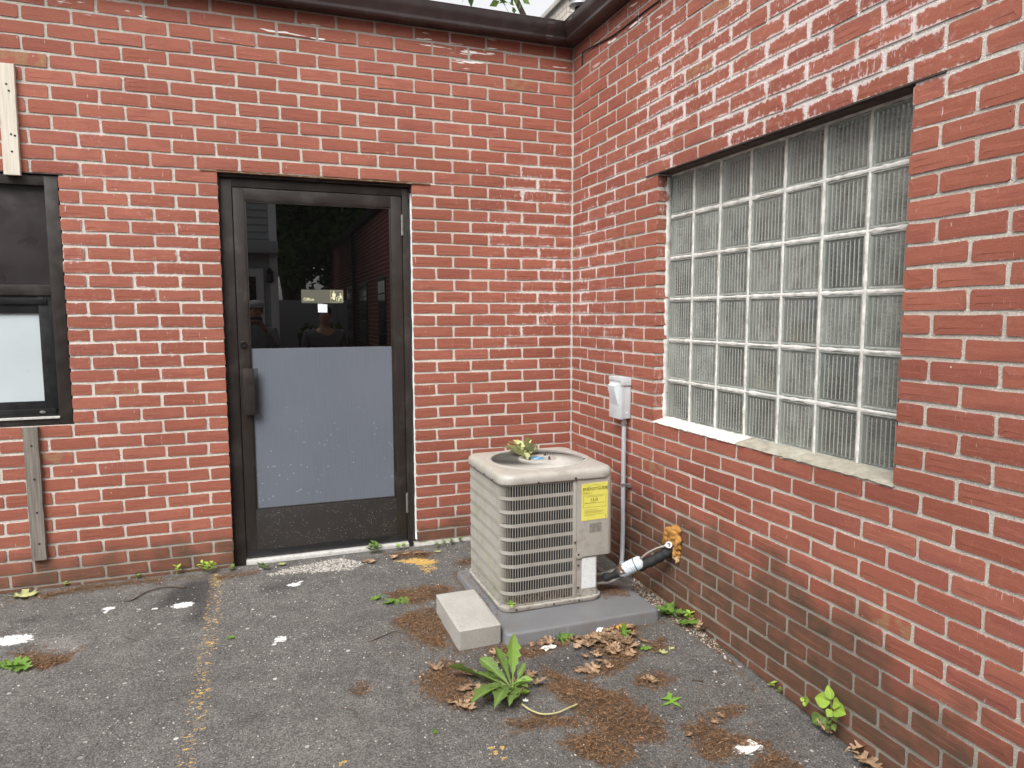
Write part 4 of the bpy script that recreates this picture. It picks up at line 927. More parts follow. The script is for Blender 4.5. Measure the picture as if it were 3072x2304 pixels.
# louvred wrap: path from the seam on the front, round the left corner, left side and back
path = [(-0.483, AY0)]; Rc = 0.066
for i in range(0, 41): path.append((-0.483+(AX0+Rc+0.483)*i/40, AY0))
for i in range(1, 17):
    a = math.radians(270-90*i/16); path.append((AX0+Rc+Rc*math.cos(a), AY0+Rc+Rc*math.sin(a)))
for i in range(1, 51): path.append((AX0, AY0+Rc+(AY1-AY0-2*Rc)*i/50))
for i in range(1, 17):
    a = math.radians(180-90*i/16); path.append((AX0+Rc+Rc*math.cos(a), AY1-Rc+Rc*math.sin(a)))
for i in range(1, 41): path.append((AX0+Rc+(AX1-0.04-AX0-Rc)*i/40, AY1))
path = np.array(path[1:]); seg = np.r_[0, np.cumsum(np.linalg.norm(np.diff(path, axis=0), axis=1))]
def at_s(s): return np.array([np.interp(s, seg, path[:, 0]), np.interp(s, seg, path[:, 1])])
def tan_s(s): t = at_s(s+0.002)-at_s(s-0.002); return t/(np.linalg.norm(t)+1e-9)
# travelling left along the front then up the left side: outward normal is to the left of travel
def nrm_s(s): t = tan_s(s); return np.array([-t[1], t[0]]) if False else np.array([t[1], -t[0]])*(-1)
test = nrm_s(0.05); SGN = 1.0 if test[1] < 0 else -1.0
def off(s, d): return at_s(s)+SGN*nrm_s(s)*d
rows = [0.596-0.0645*k for k in range(9)]
band = MB(); N = 150; ss = np.linspace(0, seg[-1], N)
edges = [(0.606, rows[0])]+[(rows[k]-0.049, rows[k+1]) for k in range(8)]+[(rows[8]-0.049, 0.0245)]
for (z1, z0) in edges:
    V = []; F = []
    for s in ss:
        a = off(s, 0.0); b = off(s, -0.003); V += [(a[0], a[1], z1), (a[0], a[1], z0), (b[0], b[1], z0), (b[0], b[1], z1)]
    for i in range(N-1):
        for j in range(4): F.append((i*4+j, i*4+(j+1) % 4, (i+1)*4+(j+1) % 4, (i+1)*4+j))
    F += [(3, 2, 1, 0), (4*(N-1), 4*(N-1)+1, 4*(N-1)+2, 4*(N-1)+3)]
    band.add(V, F)
o = band.build('louver_bands', MT['beige'], ac, True)
sl_ = MB(); s = 0.014
while s < seg[-1]-0.01:
    t = tan_s(s); n_ = SGN*nrm_s(s)
    a1 = at_s(s)+n_*0.0026; a0 = at_s(s)+t*0.0017-n_*0.0002; a2 = at_s(s)-t*0.0038-n_*0.0090
    for zt in rows:
        zb = zt-0.049
        V = []
        for (q_, inset) in ((a0, 0.0), (a1, 0.0), (a2, 0.004)):
            V += [(q_[0], q_[1], zt+0.001-inset), (q_[0], q_[1], zb-0.001+inset)]
        # rounded ends of the opening
        e0 = a1-t*0.0032-n_*0.0004; V += [(e0[0], e0[1], zt+0.001), (e0[0], e0[1], zb-0.001), (a1[0], a1[1], zt-0.0045), (a1[0], a1[1], zb+0.0045)]
        sl_.add(V, [(0, 1, 3, 2), (2, 3, 5, 4), (2, 8, 6), (3, 7, 9)])
    s += 0.0127
sl_.build('louver_slats', MT['beige'], ac, kind='stuff')
# control panel, seam post, lower access panel, recess
box('corner_post', -0.4975, -0.4795, AY0-0.0015, AY0+0.02, 0.0245, 0.606, MT['beige'], ac, 0.001)
def lpanel(name, x0, x1, z0, z1, y, r, mat, depth):
    pts = [(x0, y)]+[(x1-r+r*math.sin(math.radians(a)), y+r-r*math.cos(math.radians(a))) for a in range(0, 91, 10)]+[(x1, y+depth), (x0, y+depth)]
    v, f = stack([[(px_, py_, z) for px_, py_ in pts] for z in (z0, z1)]); o = obj(name, v, f, mat, ac); return auto_smooth(o, 30)
cp = lpanel('control_panel', -0.4785, AX1, 0.224, 0.606, AY0-0.003, 0.034, MT['beige'], 0.30)
lpanel('side_panel', -0.40, AX1-0.006, 0.026, 0.606, -0.80, 0.004, MT['beige'], 0.26)
lpanel('access_panel', -0.4785, -0.366, 0.0255, 0.223, AY0+0.004, 0.004, MT['beige'], 0.20)
box('service_bracket', -0.366, -0.345, -1.02, -0.90, 0.026, 0.222, MT['beige'], ac, 0.002)
v, f = lathe((-0.4785+0.014, AY0-0.0032, 0.238), (0, -1, 0), [(0.021, 0), (0.0205, 0.0012), (0.006, 0.0014)], 20); auto_smooth(obj('panel_tab', v, f, MT['beige'], ac), 60)
for (x, z) in ((-0.470, 0.238), (-0.470, 0.186), (-0.488, 0.300), (-0.470, 0.075)):
    v, f = lathe((x, AY0-0.003, z), (0, -1, 0), [(0.0055, 0), (0.0055, 0.003), (0.003, 0.005)], 6); obj('screw', v, f, MT['darksteel'], ac)
for (x, z) in ((-0.680, 0.609), (-0.490, 0.614), (-0.790, 0.016), (-0.60, 0.016), (-0.47, 0.016)):
    v, f = lathe((x, AY0-0.012, z), (0, -1, 0), [(0.0058, 0), (0.0058, 0.003), (0.003, 0.005)], 6); obj('screw', v, f, MT['darksteel'], ac)
for y in (-0.99, -0.86, -0.70):
    v, f = lathe((AX0-0.011, y, 0.611), (-1, 0, 0), [(0.0055, 0), (0.003, 0.004)], 6); obj('screw', v, f, MT['darksteel'], ac)
# top cover with fan opening
FC = np.array([-0.560, -0.803]); NT = 144; th = np.linspace(0, 2*PI, NT, endpoint=False)
def rr_ray(grow, r):
    x0, x1, y0, y1 = AX0-grow, AX1+grow, AY0-grow, AY1+grow; P = np.array(rounded_poly(x0, x1, y0, y1, r, 14)); out = []
    for a in th:
        d = np.array([math.cos(a), math.sin(a)]); best = None
        for i in range(len(P)):
            p0, p1 = P[i]-FC, P[(i+1) % len(P)]-FC; e_ = p1-p0; den = d[0]*e_[1]-d[1]*e_[0]
            if abs(den) < 1e-12: continue
            t = (p0[0]*e_[1]-p0[1]*e_[0])/den; u = (p0[0]*d[1]-p0[1]*d[0])/den
            if t > 0 and -1e-6 <= u <= 1+1e-6: best = t if best is None else max(best, t)
        out.append(FC+d*best)
    return out
def circ_ring(r, z): return [(FC[0]+r*math.cos(a), FC[1]+r*math.sin(a), z) for a in th]
def rr_ring(g_, r, z): return [(q_[0], q_[1], z) for q_ in rr_ray(g_, r)]
rings = [rr_ring(0.004, 0.066, 0.6065), rr_ring(0.0105, 0.072, 0.6065), rr_ring(0.0115, 0.073, 0.612), rr_ring(0.0105, 0.072, 0.630), rr_ring(0.006, 0.068, 0.641), rr_ring(-0.003, 0.060, 0.6485), rr_ring(-0.016, 0.05, 0.6515),
         circ_ring(0.268, 0.6545), circ_ring(0.263, 0.6535), circ_ring(0.260, 0.6555), circ_ring(0.240, 0.6565), circ_ring(0.235, 0.6545), circ_ring(0.234, 0.630)]
v, f = stack(rings, False, False); auto_smooth(obj('top_cover', v, f, MT['beige'], ac), 40)
# the moulded guard: swept vanes and hub
gd = MB(); NV = 60
for k in range(NV):
    V = []; a0 = 2*PI*k/NV; n = 9
    for i in range(n):
        u = i/(n-1); r = 0.094+(0.2345-0.094)*u; a = a0+0.55*u*u+0.12*u; tw = 0.0056*(0.6+0.4*u)
        cx, cy = FC[0]+r*math.cos(a), FC[1]+r*math.sin(a); tx, ty = -math.sin(a), math.cos(a)
        zt = 0.6555-0.002*u; dz = 0.0022
        V += [(cx+tx*tw*0.55, cy+ty*tw*0.55, zt), (cx+tx*tw*0.55-tx*0.0014, cy+ty*tw*0.55-ty*0.0014, zt+0.0003), (cx-tx*tw*0.70, cy-ty*tw*0.70, zt-dz)]
    F = []
    for i in range(n-1):
        for j in range(3): F.append((i*3+j, (i+1)*3+j, (i+1)*3+(j+1) % 3, i*3+(j+1) % 3))
    gd.add(V, F)
gd.build('fan_guard', MT['beige'], ac, kind='stuff')
v, f = lathe((FC[0], FC[1], 0.642), (0, 0, 1), [(0.096, 0.0), (0.0985, 0.010), (0.094, 0.0150), (0.066, 0.0165), (0.060, 0.0135), (0.040, 0.0135), (0.002, 0.0135)], 64); auto_smooth(obj('guard_hub', v, f, MT['beige'], ac), 60)
M = Mat('blue_decal'); o_ = M.xyz(M.pos()); di = M.sub(M.mul(M.sub(o_[0], FC[0]), 0.75), M.mul(M.sub(o_[1], FC[1]), 0.9)); zz = M.math('ABSOLUTE', M.add(di, M.lin(M.noise(M.pos(), 60.0, 1.0), 0.3, 0.7, -0.006, 0.006)))
MT['decal'] = M.set(Base_Color=M.mix(M.sub(1.0, M.step(zz, 0.004, 0.009)), (0.035, 0.26, 0.52), (0.62, 0.74, 0.82)), Roughness=0.3)
v, f = lathe((FC[0], FC[1], 0.6556), (0, 0, 1), [(0.036, 0.0), (0.0355, 0.0012), (0.002, 0.0012)], 40); obj('hub_decal', v, f, MT['decal'], ac)
for a in (0.6, 2.2, 3.75, 5.3):
    v, f = lathe((FC[0]+0.072*math.cos(a), FC[1]+0.072*math.sin(a), 0.656), (0, 0, 1), [(0.0085, 0), (0.0085, 0.004), (0.006, 0.006), (0.0045, 0.016), (0.002, 0.018)], 10); obj('stud', v, f, MT['darksteel'], ac)
v, f = lathe((-0.345, -0.902, 0.6545), (0, 0, 1), [(0.006, 0), (0.005, 0.004), (0.002, 0.005)], 8); obj('screw', v, f, MT['black'], ac)
# dark well, motor and fan blades under the guard
v, f = lathe((FC[0], FC[1], 0.50), (0, 0, 1), [(0.235, 0.145), (0.235, 0.0), (0.002, 0.0)], 48); auto_smooth(obj('fan_well', v, f, MT['rubber'], ac), 40)
fb = MB()
for k in range(3):
    a = k*2*PI/3; V = []
    for (r, da, z) in ((0.05, -0.5, 0.545), (0.21, -0.45, 0.530), (0.21, 0.45, 0.585), (0.05, 0.5, 0.565)): V.append((FC[0]+r*math.cos(a+da), FC[1]+r*math.sin(a+da), z))
    V += [(x, y, z-0.002) for x, y, z in V]; fb.add(V, [(0, 1, 2, 3), (7, 6, 5, 4), (0, 4, 5, 1), (1, 5, 6, 2), (2, 6, 7, 3), (3, 7, 4, 0)])
fb.build('fan_blades', MT['black'], ac)
# labels on the front
def label_plane(name, x0, x1, z0, z1, y, mat, tilt=0.0):
    V = [(x0, y, z0), (x1, y, z0+tilt), (x1, y, z1+tilt), (x0, y, z1), (x0, y+0.0015, z0), (x1, y+0.0015, z0+tilt), (x1, y+0.0015, z1+tilt), (x0, y+0.0015, z1)]
    return obj(name, V, [(0, 1, 2, 3), (7, 6, 5, 4), (0, 4, 5, 1), (1, 5, 6, 2), (2, 6, 7, 3), (3, 7, 4, 0)], mat, ac)
YL = AY0-0.0042
MT['yellow'] = simple('yellow_label', (0.72, 0.66, 0.13), 0.55, 0.05, 12); MT['print'] = simple('faded_print', (0.24, 0.21, 0.035), 0.7, 0.1, 60)
yl = label_plane('energy_label', -0.4545, -0.3165, 0.400, 0.580, YL, MT['yellow'], 0.003)
def ptext(t, size, x, z, squash=1.0, bold=0.0): return text_mesh(t, size, MT['print'], yl, (x, YL-0.0005, z), (1, 0, 0.02), (0, 0, 1), extrude=0.0003, squash=squash, bold=bold)
ptext('ENERGYGUIDE', 0.0205, -0.4505, 0.5455, 0.99, 0.0004); ptext('13.0', 0.0215, -0.4110, 0.4925, 1.1, 0.0005)
mb = MB(); r = random.Random(8)
def pl(x0, x1, z, h=0.0007): mb.box(x0, x1, YL-0.0007, YL+0.0002, z, z+h)
def pdiag(a, b, w=0.0007):
    (xa, za), (xb, zb) = a, b; mb.add([(xa, YL-0.0007, za), (xb, YL-0.0007, zb), (xb, YL-0.0007, zb+w), (xa, YL-0.0007, za+w)], [(0, 1, 2, 3)])
for z in (0.5735, 0.5385, 0.534, 0.530): pl(-0.449, -0.449+r.uniform(0.03, 0.055), z)
pdiag((-0.449, 0.553), (-0.386, 0.5745), 0.0012); pdiag((-0.386, 0.5745), (-0.322, 0.5515), 0.0012)
for (a, b, z) in ((-0.446, -0.326, 0.5215), (-0.446, -0.326, 0.4635)): pl(a, b, z)
for x in (-0.446, -0.326): mb.box(x, x+0.0007, YL-0.0007, YL+0.0002, 0.4635, 0.522)
pl(-0.430, -0.343, 0.515, 0.0011); pl(-0.438, -0.390, 0.484, 0.0020); pl(-0.390, -0.338, 0.4842, 0.0010); mb.box(-0.3915, -0.3885, YL-0.0007, YL, 0.487, 0.490)
for x in (-0.438, -0.338): mb.box(x, x+0.0006, YL-0.0007, YL, 0.476, 0.490)
for i, z in enumerate((0.452, 0.445, 0.4405, 0.436, 0.4285, 0.424)): pl(-0.441, -0.441+(0.075, 0.10, 0.108, 0.09, 0.105, 0.06)[i], z, 0.0008)
for (x, z) in ((-0.328, 0.545), (-0.328, 0.55), (-0.328, 0.555), (-0.329, 0.409), (-0.329, 0.415), (-0.329, 0.42)): pl(x, x+0.007, z, 0.0022)
mb.build('fine_print', MT['print'], yl)
M = Mat('faded_grey_label'); p = M.pos(); MT['faded'] = M.set(Base_Color=M.mix(M.step(M.noise(p, 160.0, 3.0, 0.7), 0.42, 0.6), (0.175, 0.165, 0.145), (0.27, 0.26, 0.23)), Roughness=0.7)
label_plane('faded_label', -0.4115, -0.3475, 0.338, 0.384, AY0-0.0040, MT['faded'], 0.002)
M = Mat('white_rating_label'); p = M.pos(); o_ = M.xyz(p); ln = M.step(M.math('FRACT', M.mul(o_[2], 140.0)), 0.55, 0.7)
ink = M.mul(ln, M.step(M.noise(M.vmul(p, (260.0, 1.0, 60.0)), 1.0, 2.0), 0.50, 0.60)); ink = M.mul(ink, M.step(M.noise(p, 40.0, 1.0), 0.38, 0.55))
MT['rating'] = M.set(Base_Color=M.mix(M.mul(ink, 0.7), (0.74, 0.75, 0.75), (0.25, 0.25, 0.26)), Roughness=0.5)
label_plane('rating_label', -0.4485, -0.3745, 0.063, 0.214, AY0+0.0025, MT['rating'])
# ================================================================ disconnect box, conduit, refrigerant lines, foam
MT['boxgrey'] = simple('pale_grey_enamel', (0.56, 0.595, 0.615), 0.38, 0.05, 10, dirt=(0.36, 0.36, 0.34), dirt_amt=0.3)
BX, BY0, BY1, BZ0, BZ1 = -0.062, -0.760, -0.630, 0.820, 1.045
db = thing('disconnect_box', (-0.03, -0.695, BZ0), 'pale grey electrical disconnect box with sloped hood, mounted on brick', 'electrical box')
box('body', BX+0.003, -0.001, BY0+0.003, BY1-0.002, BZ0+0.003, BZ1-0.004, MT['boxgrey'], db, 0.0015)
box('front_cover', BX-0.001, BX+0.017, BY0-0.0005, BY1, BZ0, BZ1-0.020, MT['boxgrey'], db, 0.0015)
box('rain_cap', BX-0.004, -0.0015, BY0-0.0035, BY1+0.002, BZ1-0.006, BZ1, MT['boxgrey'], db, 0.001)
box('rain_cap_lip', BX-0.004, BX-0.001, BY0-0.0035, BY1+0.002, BZ1-0.020, BZ1-0.005, MT['boxgrey'], db, 0.0008); box('rain_cap_side', BX-0.004, -0.002, BY0-0.0037, BY0-0.0012, BZ1-0.042, BZ1-0.005, MT['boxgrey'], db, 0.0008)
hy0, hy1 = -0.740, -0.648; hx = BX-0.0012
V = [(hx, hy1, 1.012), (hx, hy0, 1.012), (hx-0.022, hy1-0.006, 0.998), (hx-0.022, hy0+0.014, 0.998), (hx-0.021, hy1-0.006, 0.976), (hx-0.021, hy0+0.014, 0.976), (hx, hy1-0.012, 0.896), (hx, hy0+0.004, 0.890)]
auto_smooth(obj('hood', V, [(0, 2, 3, 1), (2, 4, 5, 3), (4, 6, 7, 5), (0, 6, 4, 2), (1, 3, 5, 7), (0, 1, 7, 6)], MT['boxgrey'], db), 25)
v, f = lathe((-0.026, BY0+0.0028, 0.861), (0, -1, 0), [(0.0115, 0), (0.0115, 0.0012), (0.0105, 0.0014), (0.0095, 0.0008), (0.002, 0.0008)], 24); auto_smooth(obj('knockout', v, f, MT['boxgrey'], db))
v, f = lathe((-0.018, BY0-0.0036, 1.022), (0, -1, 0), [(0.002, 0), (0.0015, 0.001)], 8); obj('rivet', v, f, MT['darksteel'], db)
CYN = -0.741
M = Mat('galvanised_flex'); p = M.pos(); o_ = M.xyz(p); MT['conduit'] = M.set(Base_Color=M.mix(M.noise(p, 30.0, 3.0), (0.34, 0.355, 0.38), (0.47, 0.485, 0.51)), Roughness=0.4, Normal=M.bump(M.math('SINE', M.mul(o_[2], 1500.0)), 0.25, 0.0008))
cdt = thing('conduit', (-0.030, CYN, -0.02), 'pale grey conduit dropping from the disconnect box behind the condenser', 'conduit')
cp_ = smooth_path([(-0.030, CYN, 0.806), (-0.030, CYN, 0.60), (-0.030, CYN, 0.40), (-0.031, CYN-0.005, 0.25), (-0.040, CYN-0.018, 0.13), (-0.062, CYN-0.05, 0.045), (-0.11, CYN-0.10, 0.020), (-0.20, CYN-0.145, 0.030), (-0.285, CYN-0.16, 0.10), (-0.315, CYN-0.165, 0.225)], 8)
v, f = tube(cp_, 0.0125, 14); auto_smooth(obj('pipe', v, f, MT['conduit'], cdt), 60)
MT['zinc'] = simple('zinc_fitting', (0.42, 0.42, 0.42), 0.35, 0.15, 80, metal=0.8)
v, f = lathe((-0.030, CYN, 0.780), (0, 0, 1), [(0.0135, 0), (0.0135, 0.012), (0.0165, 0.012), (0.0165, 0.026), (0.012, 0.026), (0.012, 0.041)], 8); obj('connector', v, f, MT['zinc'], cdt)
mb = MB(); mb.bbox(-0.0425, -0.0185, CYN-0.0125, CYN+0.0125, 0.448, 0.468, 0.004); mb.box(-0.0215, -0.0185, CYN+0.012, CYN+0.040, 0.450, 0.466); mb.box(-0.0215, -0.0005, CYN-0.04, CYN-0.0125, 0.450, 0.466)
v, f = lathe((-0.0212, CYN+0.028, 0.458), (-1, 0, 0), [(0.005, 0), (0.004, 0.006)], 8); mb.add(v, f); mb.build('strap', MT['zinc'], cdt)
D3 = lambda x, y: (1700+x/5.53, 1560+y/5.53)
def near_line(px, A_, B_):
    """point on the pixel's ray closest to the segment between two known ends of the pipe"""
    d = pray(*px); d /= np.linalg.norm(d); A_ = np.array(A_, float); e = np.array(B_, float)-A_; w = CAM-A_
    a, b, c, dd, ee = d@d, d@e, e@e, d@w, e@w; t = (b*ee-c*dd)/(a*c-b*b); return CAM+t*d
WALLP = np.array([-0.012, -1.205, 0.262]); ACP = np.array([-0.345, -0.985, 0.105])
k0, k1 = near_line(D3(880, 860), ACP, WALLP), near_line(D3(1250, 690), ACP, WALLP); k2 = near_line(D3(1450, 600), ACP, WALLP); k3 = near_line(D3(1650, 500), ACP, WALLP)
dr = thing('filter_drier', tuple(k0), 'white filter drier canister with torn paper label on the pipe run', 'canister')
ax = (k1-k0); LA = np.linalg.norm(ax); ax = ax/LA
M = Mat('drier_label'); p = M.pos(); tc = M.obj(); o_ = M.xyz(tc)
al_ = M.add(M.add(M.mul(o_[0], ax[0]), M.mul(o_[1], ax[1])), M.mul(o_[2], ax[2])); al_ = M.math('DIVIDE', al_, LA)
rust = M.step(M.add(M.sub(0.30, al_), M.lin(M.noise(p, 45.0, 3.0), 0.3, 0.7, -0.16, 0.16)), 0.14, 0.17); rust = M.mul(rust, M.step(M.add(o_[2], M.mul(o_[0], -0.6)), -0.01, 0.006))
inkl = M.mul(M.step(M.math('FRACT', M.mul(al_, 13.0)), 0.70, 0.80), M.mul(M.step(al_, 0.30, 0.34), M.sub(1.0, M.step(al_, 0.70, 0.74)))); inkl = M.mul(inkl, M.step(M.noise(p, 60.0, 1.0), 0.40, 0.52))
c = M.mix(M.mul(inkl, 0.75), (0.58, 0.65, 0.70), (0.10, 0.10, 0.11)); c = M.mix(rust, c, (0.13, 0.075, 0.05))
MT['drier'] = M.set(Base_Color=c, Roughness=0.55)
v, f = lathe(k0, ax, [(0.012, -0.012), (0.024, -0.004), (0.0335, 0.012), (0.034, LA-0.014), (0.031, LA-0.004), (0.016, LA+0.006)], 28); auto_smooth(obj('canister', v, f, MT['drier'], dr), 40)
v, f = lathe(k0, ax, [(0.0352, LA*0.70), (0.0356, LA*0.70+0.001), (0.0356, LA*0.70+0.003), (0.0352, LA*0.70+0.004)], 24); obj('tie', v, f, MT['black'], dr)
il = thing('insulated_line', tuple(k1), 'thick black insulated pipe sleeve between the drier canister and orange foam', 'pipe')
low = ax*0.0+np.array([0, 0, -0.018])
pl_ = smooth_path([k0-ax*0.09+np.array([0.0, 0, 0.006]), k0-ax*0.03, k0+ax*0.04], 6); v, f = tube(pl_, [0.020+0.004*math.sin(i) for i in range(len(pl_))], 12); auto_smooth(obj('sleeve_tail', v, f, MT['rubber'], il))
pl_ = smooth_path([k1-ax*0.02+low, k2+low, k3+low*0.8, WALLP+np.array([0.006, 0, -0.016])], 8); v, f = tube(pl_, [0.0255+0.0022*math.sin(i*1.3) for i in range(len(pl_))], 14); auto_smooth(obj('sleeve', v, f, MT['rubber'], il))
MT['copper'] = simple('tarnished_copper_pipe', (0.24, 0.22, 0.20), 0.42, 0.25, 40, metal=0.5, dirt=(0.34, 0.33, 0.31), dirt_amt=0.5, dirt_scale=25)
cl = thing('copper_line', (-0.34, -1.01, 0.06), 'thin tarnished pipe looping from condenser under the drier into foam', 'pipe')
q0 = near_line(D3(515, 1055), (-0.36, -1.03, 0.055), k0); q1 = near_line(D3(640, 1040), (-0.33, -1.03, 0.055), k0); q2 = near_line(D3(790, 1000), (-0.30, -1.03, 0.06), k0); q3 = near_line(D3(900, 920), k0, k1)
pts = smooth_path([q0-np.array([0.05, -0.02, 0]), q0, q1, q2, q3, (k0+k1)/2+np.array([0.0, 0.02, -0.025])], 8); v, f = tube(pts, 0.0075, 10); auto_smooth(obj('lower_run', v, f, MT['copper'], cl))
up = np.array([0.0, -0.012, 0.020])
u1, u2, u3, u4 = [near_line(D3(*t_), k0+up, WALLP+np.array([-0.03, 0, 0.005])) for t_ in ((1230, 640), (1350, 545), (1500, 470), (1645, 425))]
pts = smooth_path([k1-ax*0.03+up*0.5, u1, u2, u3, u4], 8); v, f = tube(pts, 0.0060, 10); auto_smooth(obj('upper_run', v, f, MT['copper'], cl))
sl2 = thing('suction_line', (-0.345, -0.97, 0.1), 'grey suction pipe leaving the condenser towards the drier canister', 'pipe')
s0 = near_line(D3(510, 900), (-0.36, -0.95, 0.11), k0); s1 = near_line(D3(820, 845), (-0.33, -0.95, 0.11), k0)
pts = smooth_path([s0-np.array([0.05, 0, 0.0]), s0, (s0+s1)/2+np.array([0, 0, -0.002]), s1, k0-ax*0.02], 6); v, f = tube(pts, [0.0125+0.001*math.sin(i*0.9) for i in range(len(pts))], 12); auto_smooth(obj('pipe', v, f, MT['copper'], sl2))
# orange expanding foam with a white pipe end
foam = thing('foam_plug', (-0.006, -1.20, 0.20), 'lumpy orange expanding foam round the pipe hole in the brick', 'foam')
M = Mat('orange_foam'); p = M.pos(); nz = M.noise(p, 45.0, 3.0, 0.6); o_ = M.xyz(p)
c = M.mix(nz, (0.30, 0.135, 0.030), (0.50, 0.25, 0.060)); c = M.mix(M.sub(1.0, M.step(o_[2], 0.205, 0.225)), c, (0.62, 0.46, 0.24))
MT['foam'] = M.set(Base_Color=c, Roughness=0.75, Normal=M.bump(nz, 0.6, 0.006))
def blob(name, c, r, mat, parent, seed, sub=3, amp=0.22, freq=5.0):
    bm = bmesh.new(); bmesh.ops.create_icosphere(bm, subdivisions=sub, radius=1.0); rs = np.random.default_rng(seed)
    K = rs.normal(size=(7, 3))*freq; ph = rs.random(7)*6.3; V = []; F = []
    for q in bm.verts:
        n = np.array(q.co); h = 1+amp*np.mean(np.sin(K@n+ph))*1.8; V.append(np.array(c)+n*h*np.array(r))
    bm.verts.index_update(); F = [tuple(x.index for x in q.verts) for q in bm.faces]; bm.free()
    return obj(name, V, F, mat, parent, True)
for i, (c, rr) in enumerate(((( -0.012, -1.195, 0.302), (0.034, 0.062, 0.040)), ((-0.012, -1.150, 0.272), (0.026, 0.036, 0.034)), ((-0.010, -1.225, 0.345), (0.024, 0.036, 0.018)), ((-0.012, -1.238, 0.285), (0.026, 0.030, 0.045)), ((-0.013, -1.232, 0.238), (0.024, 0.024, 0.034)), ((-0.014, -1.240, 0.208), (0.014, 0.013, 0.024)), ((-0.010, -1.18, 0.238), (0.024, 0.026, 0.016)))):
    blob('lump', (c[0]+0.004, c[1], c[2]), (rr[0]*0.7, rr[1], rr[2]), MT['foam'], foam, 30+i, 4, 0.30, 4.2)
e0 = on_right(*D3(1645, 425), -0.052); e1 = on_right(*D3(1735, 415), -0.040)
pe = thing('pipe_end', tuple(e1), 'short white plastic pipe end sticking out of the orange foam', 'pipe')
MT['pvc'] = simple('white_pvc', (0.74, 0.75, 0.76), 0.4, 0.05)
dv = np.array([-0.55, -0.55, 0.25]); dv /= np.linalg.norm(dv); c0 = on_right(*D3(1700, 413), -0.040)
v, f = lathe(c0-dv*0.02, dv, [(0.0155, 0), (0.0155, 0.030), (0.0125, 0.031), (0.0095, 0.031), (0.0095, 0.018), (0.001, 0.018)], 20); auto_smooth(obj('cap', v, f, MT['pvc'], pe), 40)
v, f = lathe(c0+dv*0.001, dv, [(0.0085, 0), (0.0085, 0.0012), (0.001, 0.0014)], 14); obj('bore', v, f, simple('brown_bore', (0.10, 0.06, 0.03), 0.7), pe)
v, f = tube([c0-dv*0.005, (c0+u4)/2, u4], 0.008, 10); auto_smooth(obj('stub', v, f, MT['pvc'], pe))

# ================================================================ leaves, weeds and litter
def leafmat(name, a, b, vein=0.25, rough=0.55, trans=0.25):
    M = Mat(name); p = M.pos(); rn = M.add(M.attr('rnd', 'OBJECT'), M.attr('rnd')); n_ = M.noise(p, 60.0, 2.0)
    c = M.mix(M.lin(M.add(M.mul(n_, 0.7), M.mul(M.white(M.vec(rn, 1.0, 2.0)), 0.6)), 0.3, 1.0), a, b)
    mid = M.attr('mid'); c = M.mix(M.mul(M.step(mid, 0.75, 0.95), vein), c, (min(1, b[0]*1.8), min(1, b[1]*1.6), min(1, b[2]*1.5)))
    M.set(Base_Color=c, Roughness=rough, Specular_IOR_Level=0.4)
    if trans > 0:
        t = M.n('ShaderNodeBsdfTranslucent'); M.put(t.inputs[0], c); x = M.n('ShaderNodeMixShader'); x.inputs[0].default_value = trans
        M.t.links.new(M.b.outputs[0], x.inputs[1]); M.t.links.new(t.outputs[0], x.inputs[2]); M.t.links.new(x.outputs[0], M.out.inputs[0])
    return M.m
MT['green'] = leafmat('green_leaf', (0.070, 0.130, 0.028), (0.165, 0.255, 0.060), 0.4); MT['lime'] = leafmat('young_leaf', (0.24, 0.40, 0.045), (0.36, 0.52, 0.08))
MT['lightgreen'] = leafmat('light_leaf', (0.15, 0.27, 0.045), (0.24, 0.38, 0.075)); MT['star'] = leafmat('star_leaf_green', (0.16, 0.34, 0.045), (0.22, 0.42, 0.06)); MT['deep'] = leafmat('oak_leaf_green', (0.10, 0.20, 0.035), (0.17, 0.30, 0.05)); MT['dry'] = leafmat('dry_leaf', (0.17, 0.105, 0.06), (0.47, 0.32, 0.20), 0.3, 0.8, 0.12)
MT['wilt'] = leafmat('wilted_leaf', (0.34, 0.36, 0.14), (0.50, 0.51, 0.25), 0.3, 0.7, 0.15); MT['orange'] = leafmat('orange_leaf', (0.55, 0.24, 0.05), (0.62, 0.34, 0.10), 0.3, 0.7, 0.1)
MT['stem'] = simple('green_stem', (0.20, 0.23, 0.09), 0.6, 0.2, 40); MT['straw'] = simple('pale_stalk', (0.46, 0.42, 0.20), 0.6, 0.2, 30); MT['twig'] = simple('brown_twig', (0.085, 0.062, 0.045), 0.9, 0.3, 60)
def w_ovate(t): return 0.30*math.sin(PI*min(1, t**0.75))**0.9+0.004
def w_serr(t): return (0.30*math.sin(PI*t**0.72)**0.9)*(1+0.14*((t*13) % 1.0-0.5))+0.002
def w_oak(t): return (0.08+0.34*math.sin(PI*min(1, t**0.9))**0.7)*(0.30+0.70*(0.5+0.5*math.cos(2*PI*(t*3.2-0.15)))**0.7)+0.004
def w_dand(t):
    b = 0.016+0.125*float(sstep(np.array(t), 0.32, 0.72))*(1-float(sstep(np.array(t), 0.80, 1.0)))+0.03*float(sstep(np.array(t), 0.15, 0.35)); return b*(0.62+0.38*(1-((t*7) % 1.0)))*(1-float(sstep(np.array(t), 0.93, 1.0)))+0.002
